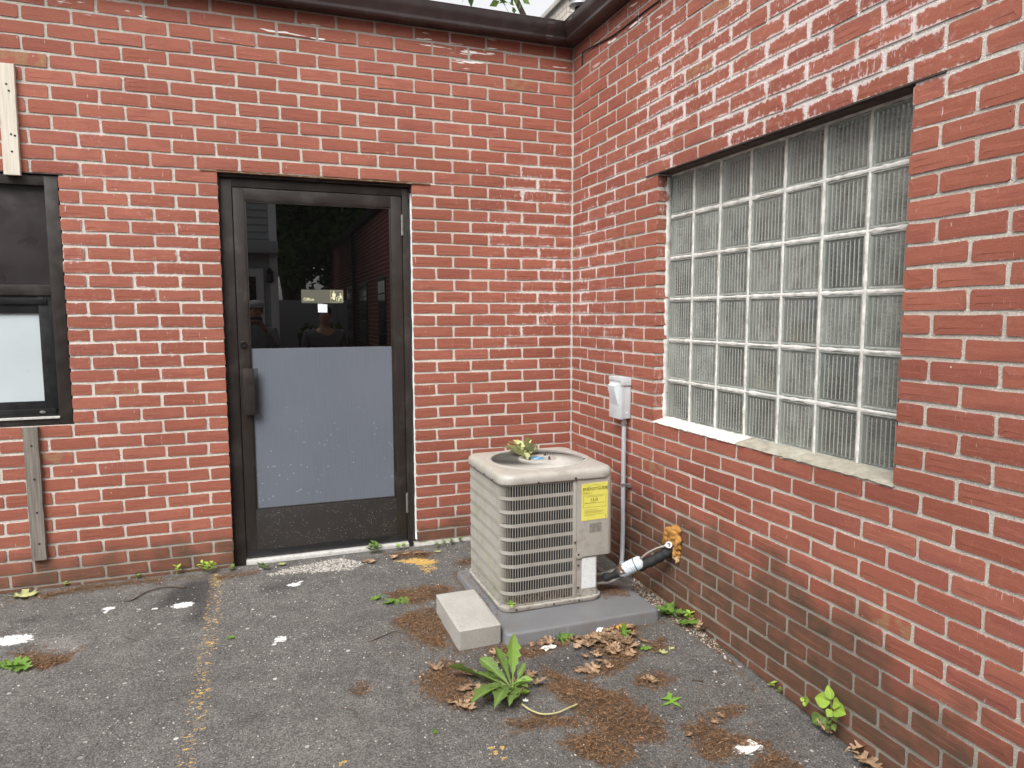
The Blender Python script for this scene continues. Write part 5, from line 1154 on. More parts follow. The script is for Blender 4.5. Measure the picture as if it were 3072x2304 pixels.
def leaf_geo(L, wf, n=14, fold=0.25, bend=0.3, twist=0.0, curl=0.0, stalk=0.0):
    """leaf along +x from the origin, z up -> verts, faces, mid attribute"""
    V = []; A = []; F = []; ang = 0.0; x = z = 0.0; r0 = len(V)
    for i in range(n+1):
        t = i/n; w = wf(t)*L; a = bend*(t-0.15); tw = twist*t
        if i: x += L/n*math.cos(a_prev); z += L/n*math.sin(a_prev)
        a_prev = -a*1.6+0.15
        for sgn, k in ((-1, 1.0), (-1, 0.5), (0, 0), (1, 0.5), (1, 1.0)):
            yy = sgn*w*k; zz = z+abs(yy)*fold+curl*(k*k)*w*0.8
            V.append((x, yy*math.cos(tw)-(zz-z)*math.sin(tw), z+yy*math.sin(tw)+(zz-z)*math.cos(tw))); A.append(1.0-k)
    for i in range(n):
        for j in range(4): F.append((i*5+j, i*5+j+1, (i+1)*5+j+1, (i+1)*5+j))
    return np.array(V), F, A
def rotz(V, a): c, s = math.cos(a), math.sin(a); V = np.array(V); return np.stack([V[:, 0]*c-V[:, 1]*s, V[:, 0]*s+V[:, 1]*c, V[:, 2]], -1)
def roty(V, a): c, s = math.cos(a), math.sin(a); V = np.array(V); return np.stack([V[:, 0]*c+V[:, 2]*s, V[:, 1], -V[:, 0]*s+V[:, 2]*c], -1)
def rotx(V, a): c, s = math.cos(a), math.sin(a); V = np.array(V); return np.stack([V[:, 0], V[:, 1]*c-V[:, 2]*s, V[:, 1]*s+V[:, 2]*c], -1)
def leaf_part(parent, name, at, L, wf, mat, yaw, pitch, n=12, **k):
    V, F, A = leaf_geo(L, wf, n, **k); V = rotz(roty(V, -pitch), yaw)+np.array(at)
    return obj(name, V, F, mat, parent, True, {'mid': A})
# --- the dandelion in the crack
dn = G(R8(1110, 1160)); dn[2] = ground_z(dn[0], dn[1])
dd_ = thing('dandelion', tuple(dn), 'broad leaved green dandelion weed growing from crack before the pad', 'weed')
def toward(px, h=0.0):
    g_ = G(px); d = g_-dn; return math.atan2(d[1], d[0]), math.hypot(d[0], d[1])
r = random.Random(21)
def w_broad(t): return (0.014+0.165*float(sstep(np.array(t), 0.20, 0.62))*(1-float(sstep(np.array(t), 0.72, 1.0))))*(0.50+0.50*(1-((t*7) % 1.0)))*(1-float(sstep(np.array(t), 0.95, 1.0)))+0.002
for (px, wf_, pitch, bend, tw_) in ((R8(850, 1335), w_broad, 0.35, 0.62, 0.2), (R8(985, 1352), w_broad, 0.42, 0.75, -0.1), (R8(1085, 1330), w_broad, 0.40, 0.70, -0.3), (R8(920, 1290), w_broad, 0.35, 0.55, 0.4), (R8(1030, 1300), w_broad, 0.55, 0.8, 0.1), (R8(1145, 1270), w_broad, 0.5, 0.7, -0.4), (R8(890, 1240), w_dand, 0.3, 0.4, 0.4),
                             (R8(708, 1092), w_dand, 0.12, 0.10, 0.9), (R8(830, 1110), w_dand, 0.2, 0.25, 0.5), (R8(890, 1050), w_dand, 0.35, 0.25, -0.5), (R8(1000, 1040), w_dand, 0.5, 0.2, 0.6), (R8(930, 1090), w_dand, 0.2, 0.2, 0.2), (R8(960, 1180), w_dand, 0.25, 0.3, -0.6)):
    a, d = toward(px); leaf_part(dd_, 'leaf', dn+np.array([0, 0, 0.004]), max(0.07, d*1.08), wf_, MT['green'], a+r.uniform(-0.05, 0.05), pitch, 20, fold=0.22, bend=bend, twist=tw_, curl=0.3)
leaf_part(dd_, 'leaf', dn+np.array([0, 0, 0.004]), 0.215, lambda t: w_broad(t)*0.85, MT['lightgreen'], toward(R8(1140, 830))[0], 1.10, 22, fold=0.12, bend=0.10, twist=0.5, curl=0.2)
leaf_part(dd_, 'leaf', dn+np.array([0, 0, 0.004]), 0.185, w_dand, MT['green'], toward(R8(860, 900))[0], 0.62, 20, fold=0.22, bend=0.20, twist=0.5, curl=0.2)
leaf_part(dd_, 'leaf', dn+np.array([0.01, 0, 0.004]), 0.11, w_dand, MT['green'], toward(R8(1200, 1090))[0], 0.9, 12, fold=0.2, bend=0.4)
for i in range(12):
    a = r.uniform(-2.9, 0.3) if i < 9 else r.uniform(0.6, 2.6); leaf_part(dd_, 'leaf', dn+np.array([r.uniform(-0.015, 0.015), r.uniform(-0.015, 0.015), 0.003]), r.uniform(0.055, 0.115), w_dand if i % 2 else w_broad, MT['green' if i % 3 else 'lightgreen'], a, r.uniform(0.15, 0.75), 16, fold=r.uniform(0.1, 0.5), bend=r.uniform(0.3, 1.0), twist=r.uniform(-0.9, 0.9), curl=r.uniform(0, 0.5))
sp_ = smooth_path([np.array(G(q_, 0.010)) for q_ in (R8(1170, 1245), R8(1230, 1285), R8(1310, 1310), R8(1400, 1300), R8(1470, 1270), R8(1530, 1245))], 6)
v, f = tube(sp_, [0.0032]*len(sp_), 8); obj('stalk', v, f, MT['straw'], dd_, True)
for (px, L) in ((R8(880, 1110), 0.07), (R8(960, 1140), 0.06), (R8(1000, 1100), 0.08), (R8(940, 1080), 0.06)):
    a, d = toward(px); leaf_part(dd_, 'dead_leaf', dn+np.array([0, 0, 0.008]), L*1.4, w_dand, MT['wilt'], a, 0.12, 10, fold=0.4, bend=0.2)
# --- seedlings along the walls
def seedling(base, label, n, L, wf, mat, seed, tall=0.05, group=None, spread=0.7):
    b = np.array(base); b[2] = min(b[2], ground_z(b[0], b[1])+0.002) if b[2] < 0.02 else b[2]
    t = thing('seedling', tuple(b), label, 'seedling', group); r = random.Random(seed)
    v, f = tube(smooth_path([b-np.array([0, 0, 0.004]), b+np.array([r.uniform(-1, 1)*0.008, r.uniform(-1, 1)*0.008, tall*0.5]), b+np.array([r.uniform(-1, 1)*0.012, r.uniform(-1, 1)*0.012, tall])], 4), 0.0013, 6); obj('stem', v, f, MT['stem'], t, True)
    for i in range(n):
        h = tall*(0.35+0.65*(i+1)/n); a = i*2.4+r.uniform(-0.3, 0.3); leaf_part(t, 'leaf', b+np.array([0, 0, h]), L*r.uniform(0.75, 1.1), wf, mat, a, r.uniform(0.1, 0.6), 9, fold=0.2, bend=r.uniform(0.2, 0.6))
    return t
tp = thing('seedling', (0, 0, 0), 'tall lime green serrated seedling at the foot of the window wall', 'seedling')
b0 = on_right(*R9(960, 1400), -0.022); b0[2] = ground_z(b0[0], b0[1]); tp.location = b0
tips = [on_right(*R9(*q_), -0.035) for q_ in ((960, 1230), (965, 1290))]
v, f = tube(smooth_path([b0, (b0+tips[1])/2, tips[1], tips[0], tips[0]+np.array([0, 0, 0.012])], 5), 0.0016, 6); obj('stem', v, f, MT['stem'], tp, True)
def wall_leaf(parent, p0, p1, mat, wf, wide=1.0, n=14):
    """leaf from p0 to p1 turned to face the yard"""
    p0, p1 = np.array(p0), np.array(p1); L = np.linalg.norm(p1-p0); V, F, A = leaf_geo(1.0, lambda t: wf(t)*wide, n, fold=0.12, bend=0.18, curl=0.1)
    e = (p1-p0)/L; up_ = np.array([-0.75, -0.45, 0.48]); s_ = np.cross(up_, e); s_ /= np.linalg.norm(s_); u_ = np.cross(e, s_)
    V = p0+L*(V[:, :1]*e+V[:, 1:2]*s_+V[:, 2:3]*u_); return obj('leaf', V, F, mat, parent, True, {'mid': A})
for (a, b_, w, dx) in (((962, 1215), (940, 1120), 1.15, -0.03), ((955, 1235), (860, 1205), 1.5, -0.045), ((975, 1235), (1028, 1255), 1.6, -0.04), ((985, 1270), (1066, 1315), 1.35, -0.045), ((968, 1285), (935, 1325), 1.8, -0.05)):
    wall_leaf(tp, on_right(*R9(*a), -0.035), on_right(*R9(*b_), dx), MT['lime'], w_serr, w, 26)
for (a, b_, w) in (((905, 1320), (845, 1365), 1.7), ((930, 1330), (905, 1375), 1.5), ((985, 1320), (1000, 1365), 1.2), ((940, 1370), (925, 1395), 1.5), ((975, 1370), (990, 1425), 1.1), ((950, 1350), (960, 1375), 1.5), ((925, 1385), (960, 1400), 1.2)):
    wall_leaf(tp, on_right(*R9(*a), -0.03), on_right(*R9(*b_), -0.045), MT['green'], w_ovate, w, 10)
tri = thing('seedling', tuple(on_right(*R9(790, 1275), -0.012)), 'three leaved bright seedling rooted low in the window wall joint', 'seedling')
for a, b_ in (((790, 1222), (760, 1205)), ((795, 1220), (825, 1218)), ((792, 1230), (792, 1262))): wall_leaf(tri, on_right(*R9(*a), -0.02), on_right(*R9(*b_), -0.028), MT['lime'], w_ovate, 1.6, 8)
v, f = tube([on_right(*R9(792, 1225), -0.02), on_right(*R9(770, 1275), -0.006)], 0.001, 6); obj('stem', v, f, MT['stem'], tri)
GRP = 'seedlings sprouting along the wall foot'
def seed_at(px, label, n, L, seed, tall=0.04, mat='lime', wf=w_ovate, right=False, group=None):
    b = on_right(px[0], px[1], -0.02) if right else G(px); b[2] = ground_z(b[0], b[1]); return seedling(b, label, n, L, wf, MT[mat], seed, tall, group)
seed_at(R7(1150, 410), 'single small seedling left of the leafy clump beside the door', 5, 0.030, 1, 0.045)
for i, (x, y) in enumerate(((1310, 395), (1345, 405), (1380, 395))): seed_at(R7(x, y), 'bushy lime seedling in the clump left of the door frame', 7, 0.030, 10+i, 0.055, group=GRP)
seed_at(R7(890, 435), 'flat pale seedling at the brick foot between window and door', 5, 0.024, 3, 0.02, 'green'); seed_at(R7(425, 480), 'tiny seedling at brick foot below the dark window', 4, 0.026, 4, 0.03)
for i, (x, y) in enumerate(((1690, 360), (1720, 378), (1500, 380))): seed_at(R7(x, y), 'low green weed on the crumbled doorstep', 6, 0.030, 5+i, 0.022, 'green', group=GRP)
for i, (x, y) in enumerate(((190, 275), (235, 270), (210, 250))): seed_at(R8(x, y), 'round leaved clover clump at hinge end of the door sill', 7, 0.036, 25+i, 0.05, 'green', group=GRP)
for i, (x, y) in enumerate(((370, 250), (405, 243))): seed_at(R8(x, y), 'feathery small weed beside the clover clump', 8, 0.024, 31+i, 0.035, 'lime', group=GRP)
for i, (x, y) in enumerate(((620, 235), (665, 222), (715, 215), (770, 200))): seed_at(R8(x, y), 'creeping weed along the concrete footing behind the condenser', 7, 0.022, 41+i, 0.03, 'green', group=GRP)
seed_at(R9(45, 640), 'bright seedling against the window wall near the pad corner', 7, 0.030, 51, 0.05, right=True); seed_at(R9(580, 1080), 'small pinnate seedling low on the window wall', 6, 0.022, 52, 0.02, right=True); seed_at(R9(630, 1120), 'pale two leaved seedling low on the window wall', 4, 0.02, 53, 0.02, 'green', right=True)
for i, (x, y) in enumerate(((2070, 520), (2090, 545), (2130, 570))): seed_at(R8(x, y), 'tiny seedling in the gravel strip by the window wall', 4, 0.012, 61+i, 0.012, group=GRP)
seed_at(R8(1180, 1190), 'small lime seedling beside the dandelion', 4, 0.028, 71, 0.02)
sa = np.array([-0.818, -1.108, 0.03]); t = thing('seedling', tuple(sa), 'lime sprout poking out of the condenser louvres', 'seedling')
for a, p_ in ((3.6, 0.3), (5.4, 0.2), (4.4, 1.1), (4.6, -0.3)): leaf_part(t, 'leaf', sa+np.array([0, -0.004, 0.018]), 0.028, w_ovate, MT['lime'], a, p_, 8, fold=0.2, bend=0.2)
# --- pointed oak leaves, green and dry: each a thing
def oak_outline(scale, seed, curl, mat):
    r = random.Random(seed); tips = [(0.0, 0.10, 0.02), (0.30, 0.42, 0.07), (0.55, 0.45, 0.07), (0.80, 0.26, 0.05), (1.0, 0.0, 0.0)]
    pts = [(0.0, 0.018), (0.16, 0.05), (0.10, 0.26), (0.20, 0.30), (0.27, 0.14), (0.35, 0.16), (0.36, 0.42), (0.47, 0.38), (0.56, 0.44), (0.58, 0.17), (0.66, 0.16), (0.78, 0.27), (0.83, 0.20), (0.85, 0.07), (1.0, 0.0)]
    V = []; A = []; F = []; n = len(pts)
    for x, y in pts:
        x += r.uniform(-1, 1)*0.02; y *= r.uniform(0.85, 1.12)
        for k in (-1, -0.5, 0, 0.5, 1):
            z = curl*(abs(k)*y)**1.3*0.9+curl*0.9*(x-0.5)**2+0.05*math.sin(7*x+k*2.2+seed)*(0.3+curl); V.append(((x if k == 0 else x+0.05*abs(k)*y)*scale, k*y*scale, max(0.002, z+0.012)*scale)); A.append(1-abs(k))
    for i in range(n-1):
        for j in range(4): F.append((i*5+j, i*5+j+1, (i+1)*5+j+1, (i+1)*5+j))
    V += [(-0.3*scale, -0.006*scale, 0.01*scale), (-0.3*scale, 0.006*scale, 0.01*scale)]; A += [1, 1]; F.append((len(V)-2, len(V)-1, 3, 1))
    return new_mesh('oak_leaf', V, F, mat, True, {'mid': A})
OAK_G = [oak_outline(1.0, i, 0.15+0.1*i, MT['deep']) for i in range(3)]; OAK_D = [oak_outline(1.0, 10+i, 0.12+0.16*i, MT['dry']) for i in range(5)]; OAK_W = [oak_outline(1.0, 40+i, 0.35, MT['wilt']) for i in range(2)]; OAK_O = [oak_outline(1.0, 50, 0.5, MT['orange'])]
def drop_leaf(me, px, size, yaw, label, group=None, h=0.003, tilt=(0, 0), name='oak_leaf', cat='leaf', pos=None):
    g_ = np.array(pos) if pos is not None else np.array(G(px))
    if pos is None: g_[2] = ground_z(g_[0], g_[1])+h
    o = bpy.data.objects.new(name, me); COL.objects.link(o); o.location = g_; o.rotation_euler = (tilt[0], tilt[1], yaw); o.scale = (size, size, size); o['rnd'] = random.random(); tag(o, label, cat, group); return o
g0 = G(R8(2140, 1238)); outl = [(2120, 1180), (2128, 1196), (2146, 1188), (2143, 1205), (2160, 1222), (2214, 1214), (2165, 1238), (2152, 1242), (2178, 1252), (2212, 1282), (2165, 1262), (2142, 1247), (2120, 1258), (2066, 1268), (2092, 1255), (2128, 1240), (2110, 1230), (2064, 1226), (2105, 1214), (2112, 1202)]
OP = [np.array(G(R8(*q_))) for q_ in outl]; rr0 = random.Random(2); V = [(g0[0], g0[1], ground_z(g0[0], g0[1])+0.005)]+[(q_[0], q_[1], ground_z(q_[0], q_[1])+0.004+0.004*rr0.random()) for q_ in OP]; n = len(OP)
obj('oak_leaf', V, [(0, i+1, (i+1) % n+1) for i in range(n)], MT['star'], None, True, {'mid': [1.0]+[0.0]*n}, origin=tuple(g0), label='flat star shaped green oak leaf alone on the asphalt', cat='leaf')
for i, (x, y, a, s_) in enumerate(((2080, 665, 0.4, 0.10), (2120, 680, -0.5, 0.11), (2150, 700, 2.0, 0.10), (2190, 720, -1.2, 0.11), (2130, 650, 1.1, 0.09), (2170, 680, 3.0, 0.09))):
    drop_leaf(OAK_G[i % 3], R8(x, y), s_, a, 'green oak leaf in the fallen sprig at the pad corner', 'green leaves of the fallen sprig by the pad', 0.006+0.008*(i % 3), (random.uniform(-0.4, 0.4), random.uniform(-0.4, 0.3)))
for i, (x, y, a) in enumerate(((270, 570, 0.2), (310, 590, -0.4), (350, 600, 2.6), (375, 600, 0.6), (250, 580, 2.0))):
    drop_leaf(OAK_G[i % 3], R8(x, y), 0.075, a, 'green oak leaf in the loose sprig left of the concrete block', 'green leaves of the loose sprig by the block', 0.005+0.006*(i % 3), (random.uniform(-0.4, 0.4), random.uniform(-0.4, 0.4)))
for i, (x, y, a) in enumerate(((20, 1010, 0.1), (60, 1020, -0.3), (30, 1040, 0.6), (0, 1030, 1.4))):
    drop_leaf(OAK_G[i % 3], R7(x, y), 0.095, a, 'dark green leaf in clump beside the sunken asphalt patch', 'green leaves by the sunken patch', 0.006+0.006*(i % 3), (random.uniform(-0.3, 0.4), random.uniform(-0.3, 0.3)))
drop_leaf(OAK_W[0], R7(60, 565), 0.13, 0.15, 'long pale wilted leaf at brick foot under the window', h=0.004); drop_leaf(OAK_W[1], R7(1800, 355), 0.055, 0.6, 'curled pale yellow leaf on the doorstep', h=0.006)
drop_leaf(OAK_G[1], R8(1400, 850), 0.085, 0.45, 'narrow green leaf among dry leaves along the pad front', h=0.012, tilt=(0.6, 0)); drop_leaf(OAK_G[2], R8(1830, 830), 0.075, 1.1, 'upturned green leaf on top of the dry leaf drift', h=0.016, tilt=(0.5, -0.5)); drop_leaf(OAK_G[0], R8(1925, 888), 0.060, -0.3, 'small green leaf at the edge of the dry leaf drift', h=0.006)
drop_leaf(OAK_G[2], R8(1480, 830), 0.04, 0.8, 'little green leaf tip by the pad front', h=0.01); drop_leaf(OAK_W[1], R8(2050, 905), 0.05, -0.7, 'curled pale green leaf beside the litter tuft', h=0.003); drop_leaf(OAK_W[0], R8(2125, 895), 0.035, 0.4, 'tiny pale leaf scrap past the litter tuft', h=0.003)
drop_leaf(OAK_O[0], R8(1870, 775), 0.085, 2.6, 'orange leaf on the dry drift by the pad', h=0.012); drop_leaf(OAK_O[0], R8(845, 265), 0.05, 0.3, 'bright yellow leaf scrap near yellow paint', h=0.004) if False else None
drop_leaf(OAK_W[1], R8(605, 268), 0.045, 0.25, 'yellow green leaf scrap above the yellow paint', h=0.004); drop_leaf(OAK_G[1], R7(1470, 838), 0.045, 0.7, 'small folded green leaf on asphalt beside the yellow line', h=0.003); drop_leaf(OAK_G[1], R8(605, 1450), 0.035, 1.3, 'tiny upright green leaf scrap on open asphalt', h=0.003, tilt=(0.5, 0))
r = random.Random(77)
DL = 'dry tan oak leaf in the drift along the pad front'; DG = 'dry leaves drifted against the pad'
drift = [(1640+r.gauss(90, 85), 800+r.gauss(30, 42)) for _ in range(44)]+[(1220+r.uniform(0, 420), 868-r.uniform(0, 1)*60+r.uniform(-8, 14)) for _ in range(12)]+[(1720+r.gauss(0, 60), 930+r.gauss(0, 40)) for _ in range(12)]
for i, (x, y) in enumerate(drift):
    y = max(y, 880-(x-1090)*0.20+4) if x < 2030 else y
    drop_leaf(OAK_D[i % 5], R8(x, y), r.uniform(0.042, 0.080), r.uniform(0, 6.3), DL, DG, 0.003+r.uniform(0, 0.014), (r.uniform(-0.28, 0.28), r.uniform(-0.28, 0.28)))
DL2 = 'dry brown leaf in the litter round the dandelion'; DG2 = 'dry leaves round the dandelion'
for i, (x, y) in enumerate(((760, 1190), (800, 1230), (700, 1230), (740, 1265), (880, 1080), (860, 1130), (930, 1140), (1000, 1000), (780, 1250), (820, 1290), (1210, 1120), (1180, 1085), (1240, 1140), (1160, 1150), (650, 1050), (1440, 1190), (900, 1150), (850, 1170), (990, 960))):
    drop_leaf(OAK_D[i % 5], R8(x, y), r.uniform(0.045, 0.085), r.uniform(0, 6.3), DL2, DG2, 0.004+r.uniform(0, 0.010), (r.uniform(-0.3, 0.3), r.uniform(-0.3, 0.3)))
for i, (x, y, w) in enumerate(((1620, 1020, 0.085), (2020, 1130, 0.06), (1770, 1020, 0.05), (1950, 1100, 0.05))): drop_leaf(OAK_D[i % 5], R8(x, y), w, r.uniform(0, 6.3), 'lone dry leaf lying on brown litter before the drift', 'lone dry leaves on the litter', 0.006, (r.uniform(-0.2, 0.2), 0))
for i, (x, y, w) in enumerate(((1130, 1500, 0.10), (1090, 1470, 0.07), (960, 1400, 0.06), (50, 700, 0.07), (100, 720, 0.07), (90, 740, 0.06))):
    g_ = on_right(*R9(x, y), -0.035); g_[2] = ground_z(g_[0], g_[1])+0.012; drop_leaf(OAK_D[(i+2) % 5], None, w, r.uniform(0, 6.3), 'curled dry leaf against the foot of the window wall', 'dry leaves at the window wall foot', pos=g_, tilt=(r.uniform(-0.9, 0.9), r.uniform(-0.5, 0.5)))
for i, (x, y) in enumerate(((400, 285), (470, 280), (540, 285), (350, 290), (210, 320), (500, 290), (130, 335))): drop_leaf(OAK_D[i % 5], R8(x, y), r.uniform(0.05, 0.07), r.uniform(0, 6.3), 'dry leaf by the hinge end of the doorstep', 'dry leaves by the doorstep', 0.006, (r.uniform(-0.2, 0.2), 0))
for i, (x, y) in enumerate(((270, 1340), (240, 1350), (420, 1500), (60, 1440))): drop_leaf(OAK_D[i % 5], R9(x, y), r.uniform(0.035, 0.05), r.uniform(0, 6.3), 'small dry leaf in litter patch near window wall', 'dry leaves in the front litter', 0.006)
# --- wilted sprig lying on the fan guard
ws = thing('wilted_sprig', (-0.62, -0.735, 0.657), 'wilted pale green sprig lying on the condenser top', 'sprig')
cs_ = np.array([-0.615, -0.735, 0.660]); r = random.Random(5)
v, f = tube(smooth_path([cs_+np.array([-0.05, 0.09, 0.05]), cs_+np.array([-0.02, 0.03, 0.02]), cs_, cs_+np.array([0.05, -0.03, 0.004])], 5), 0.0018, 6); obj('stem', v, f, MT['wilt'], ws, True)
for i in range(22):
    leaf_part(ws, 'leaf', cs_+np.array([r.uniform(-0.03, 0.045), r.uniform(-0.04, 0.03), r.uniform(0.0, 0.028)]), r.uniform(0.060, 0.11), w_ovate if i % 3 else w_dand, MT['wilt'], r.uniform(0, 6.3), r.uniform(-0.1, 0.75), 9, fold=0.6, bend=r.uniform(0.0, 0.9), twist=r.uniform(-1.2, 1.2))
# --- brown catkin litter: uncountable, one object
def litter():
    r = np.random.default_rng(99); V = []; F = []; A = []
    polys = [[tuple(G(p_)[:2]) for p_ in P] for P in LITTER]
    polys.append([tuple(G(p_)[:2]) for p_ in (R8(1890, 430), R8(1965, 455), R8(2230, 590), R9(450, 1150), R9(330, 990), R8(2050, 640), R8(1900, 520))]); n0 = len(polys)-1
    polys.append([(-0.33, -1.10), (-0.20, -1.10), (-0.17, -0.98), (-0.33, -0.95)])
    polys.append([tuple(G(p_)[:2]) for p_ in (R8(420, 460), R8(760, 900), R8(1080, 900), R8(1960, 720), R8(2230, 700), R9(600, 1250), R9(850, 1690), R8(1300, 1690), R8(900, 1400), R8(420, 1260), R8(100, 800))]); nsp = len(polys)-1
    polys.append([(-0.905, -1.14), (-0.855, -1.14), (-0.862, -0.52), (-0.90, -0.50)]); npad = len(polys)-1
    for k, P in enumerate(polys):
        P = np.array(P); lo, hi = P.min(0)-0.05, P.max(0)+0.05; area = np.prod(hi-lo); n = int(area/0.0042**2)
        X = r.uniform(lo[0], hi[0], n); Y = r.uniform(lo[1], hi[1], n); ins = inside([tuple(q_) for q_ in P], X, Y); d = polydist([tuple(q_) for q_ in P], X, Y); s_ = np.where(ins, d, -d)
        cl_ = np.sin(X*61+k)*np.sin(Y*53+2*k)+0.7*np.sin(X*23+Y*31+k)
        pr = sstep(s_+0.010*cl_, -0.028, 0.030)*(0.42 if k == n0 else 0.022 if k == nsp else 0.14 if k == npad else 0.80)*(0.55+0.45*sstep(cl_, -1.0, 0.6)); keep_ = r.random(n) < pr
        for x, y, sd_ in zip(X[keep_], Y[keep_], s_[keep_]):
            if x > -0.004 or y > -0.004: continue
            onpad = PX0 < x < PX1 and PY0 < y < PY1
            if onpad and k not in (npad, n0+1): continue
            if onpad and x > -0.862 and x < -0.33 and y > -1.115: continue
            if -1.115 < x < -0.917 and -1.27 < y < -0.87: continue
            z = (PZ if onpad else ground_z(x, y))+0.0008+r.random()*(0.003+0.010*min(max(sd_/0.05, 0), 1)); L = r.uniform(0.007, 0.019); a = r.random()*6.28; w = r.uniform(0.0006, 0.0013); cv = r.normal()*0.9; p_ = r.normal()*0.18
            b = len(V); cx, cy, cz = x, y, z
            for i in range(4):
                nx, ny = -math.sin(a), math.cos(a); V += [(cx-nx*w, cy-ny*w, cz), (cx+nx*w, cy+ny*w, cz+0.0004)]
                cx += L/3*math.cos(a); cy += L/3*math.sin(a); cz = max(cz+L/3*p_, 0.0006+(PZ if onpad else z-0.02)); a += cv*0.5; p_ -= 0.12
            for i in range(3): F.append((b+2*i, b+2*i+1, b+2*i+3, b+2*i+2))
            A += [r.random()]*8
    M = Mat('catkin_litter'); rn = M.attr('rnd'); c = M.mix(M.step(rn, 0.0, 0.7), (0.085, 0.048, 0.026), (0.215, 0.120, 0.062)); c = M.mix(M.step(rn, 0.80, 1.0), c, (0.36, 0.235, 0.14))
    o = obj('catkin_litter', V, F, M.set(Base_Color=c, Roughness=0.9, Specular_IOR_Level=0.2), None, attrs={'rnd': A}, origin=(-0.6, -1.6, -0.07)); tag(o, 'matted brown catkin litter scattered over the asphalt', 'litter', kind='stuff'); print('litter strands', len(A)//8)
litter()
# --- loose stones on the asphalt and in the strip by the wall
def stones():
    r = np.random.default_rng(5); mb = MB(); bm = bmesh.new(); bmesh.ops.create_icosphere(bm, subdivisions=1, radius=1.0); bm.verts.index_update(); BV = np.array([q_.co[:] for q_ in bm.verts]); BF = [tuple(x.index for x in q_.verts) for q_ in bm.faces]; bm.free()
    P = [tuple(G(p_)[:2]) for p_ in (R8(1890, 430), R8(1965, 455), R8(2230, 590), R9(450, 1150), R9(330, 990), R8(2050, 640), R8(1900, 520))]; D_ = [tuple(G(p_)[:2]) for p_ in (R7(1690, 415), R7(1900, 355), R7(2212, 300), R8(180, 330), R8(40, 370), R7(2000, 395))]
    spots = []
    for Q, n in ((P, 900), (D_, 700)):
        Q_ = np.array(Q); lo, hi = Q_.min(0), Q_.max(0); X = r.uniform(lo[0], hi[0], n*4); Y = r.uniform(lo[1], hi[1], n*4); k = inside(Q, X, Y); spots += list(zip(X[k][:n], Y[k][:n], r.uniform(0.0018, 0.0055, n)))
    spots += list(zip(r.uniform(-3.3, -0.05, 1500), r.uniform(-2.6, -0.05, 1500), r.uniform(0.0010, 0.0038, 1500)**1.0))
    for (x, y, s_) in spots:
        if PX0 < x < PX1 and PY0 < y < PY1 or x > -0.006 or y > -0.006: continue
        V = BV*(1+0.25*r.normal(size=(len(BV), 1))*0.6)*np.array([s_*r.uniform(0.8, 1.4), s_*r.uniform(0.8, 1.3), s_*0.65]); mb.add(rotz(V, r.random()*6)+np.array([x, y, ground_z(x, y)+s_*0.25]), BF, rnd=r.random())
    M = Mat('loose_gravel'); c = M.mix(M.attr('rnd'), (0.14, 0.13, 0.115), (0.62, 0.58, 0.52)); o = mb.build('gravel', M.set(Base_Color=c, Roughness=0.9), None, origin=(-1.0, -1.0, -0.045)); tag(o, 'small pale loose stones scattered on the asphalt', 'gravel', kind='stuff')
stones()
# --- twigs, paper scraps
def twig(pts, rad, label, mat='twig'):
    P = [np.array(G(p_, h)) for p_, h in pts]; P = [np.array([q_[0], q_[1], ground_z(q_[0], q_[1])+h+rad]) for q_, (p_, h) in zip(P, pts)]; sp = smooth_path(P, 5); v, f = tube(sp, [rad*(1-0.5*i/len(sp)) for i in range(len(sp))], 7)
    obj('twig', v, f, MT[mat], None, True, origin=tuple(P[0]), label=label, cat='twig')
twig([(R7(1205, 492), 0), (R7(1080, 488), 0.006), (R7(950, 520), 0.004), (R7(860, 572), 0), (R7(800, 582), 0)], 0.0045, 'bent brown twig lying on dark asphalt under the window wall corner' if False else 'long bent brown twig by the black tar patch')
twig([(R8(185, 845), 0), (R8(280, 800), 0.003), (R8(340, 770), 0.002), (R8(420, 790), 0)], 0.0024, 'thin curved twig on brown stained asphalt left of the block')
twig([(R8(0, 1265), 0), (R8(90, 1290), 0.002), (R8(100, 1330), 0)], 0.0020, 'small hooked twig on open asphalt'); twig([(R9(130, 1100), 0), (R9(60, 1095), 0.002)], 0.0035, 'short stubby twig on asphalt by window wall'); twig([(R7(800, 815), 0), (R7(890, 838), 0.002)], 0.0020, 'thin dark twig left of the yellow line')
twig([(R8(1230, 950), 0), (R8(1300, 1005), 0.002)], 0.0018, 'fine twig on bare asphalt before the pad'); twig([(R8(1150, 1345), 0.004), (R8(1250, 1390), 0.003)], 0.0025, 'reddish twig in litter right of dandelion')
def scrap(px, w, h, yaw, label, mat, name='paper_scrap', bend=0.006):
    g_ = np.array(G(px)); g_[2] = ground_z(g_[0], g_[1])+0.004; V = []; F = []; r = random.Random(int(px[0])); n, m_ = 8, 6
    for i in range(n+1):
        for j in range(m_+1):
            e = 0.09 if i in (0, n) or j in (0, m_) else 0.0; V.append((w*(i/n-0.5+r.uniform(-e, e)*0.5), h*(j/m_-0.5+r.uniform(-e, e)*0.5), bend*(0.5+0.5*math.sin(i*0.9+j*1.1+px[0]))))
    for i in range(n):
        for j in range(m_): F.append((i*(m_+1)+j, (i+1)*(m_+1)+j, (i+1)*(m_+1)+j+1, i*(m_+1)+j+1))
    V = rotz(V, yaw)+g_; obj(name, V, F, mat, None, True, origin=tuple(g_), label=label, cat='scrap')
MT['paper'] = simple('weathered_white_scrap', (0.70, 0.68, 0.62), 0.8, 0.15, 60, dirt=(0.4, 0.36, 0.28), dirt_amt=0.6, dirt_scale=40)
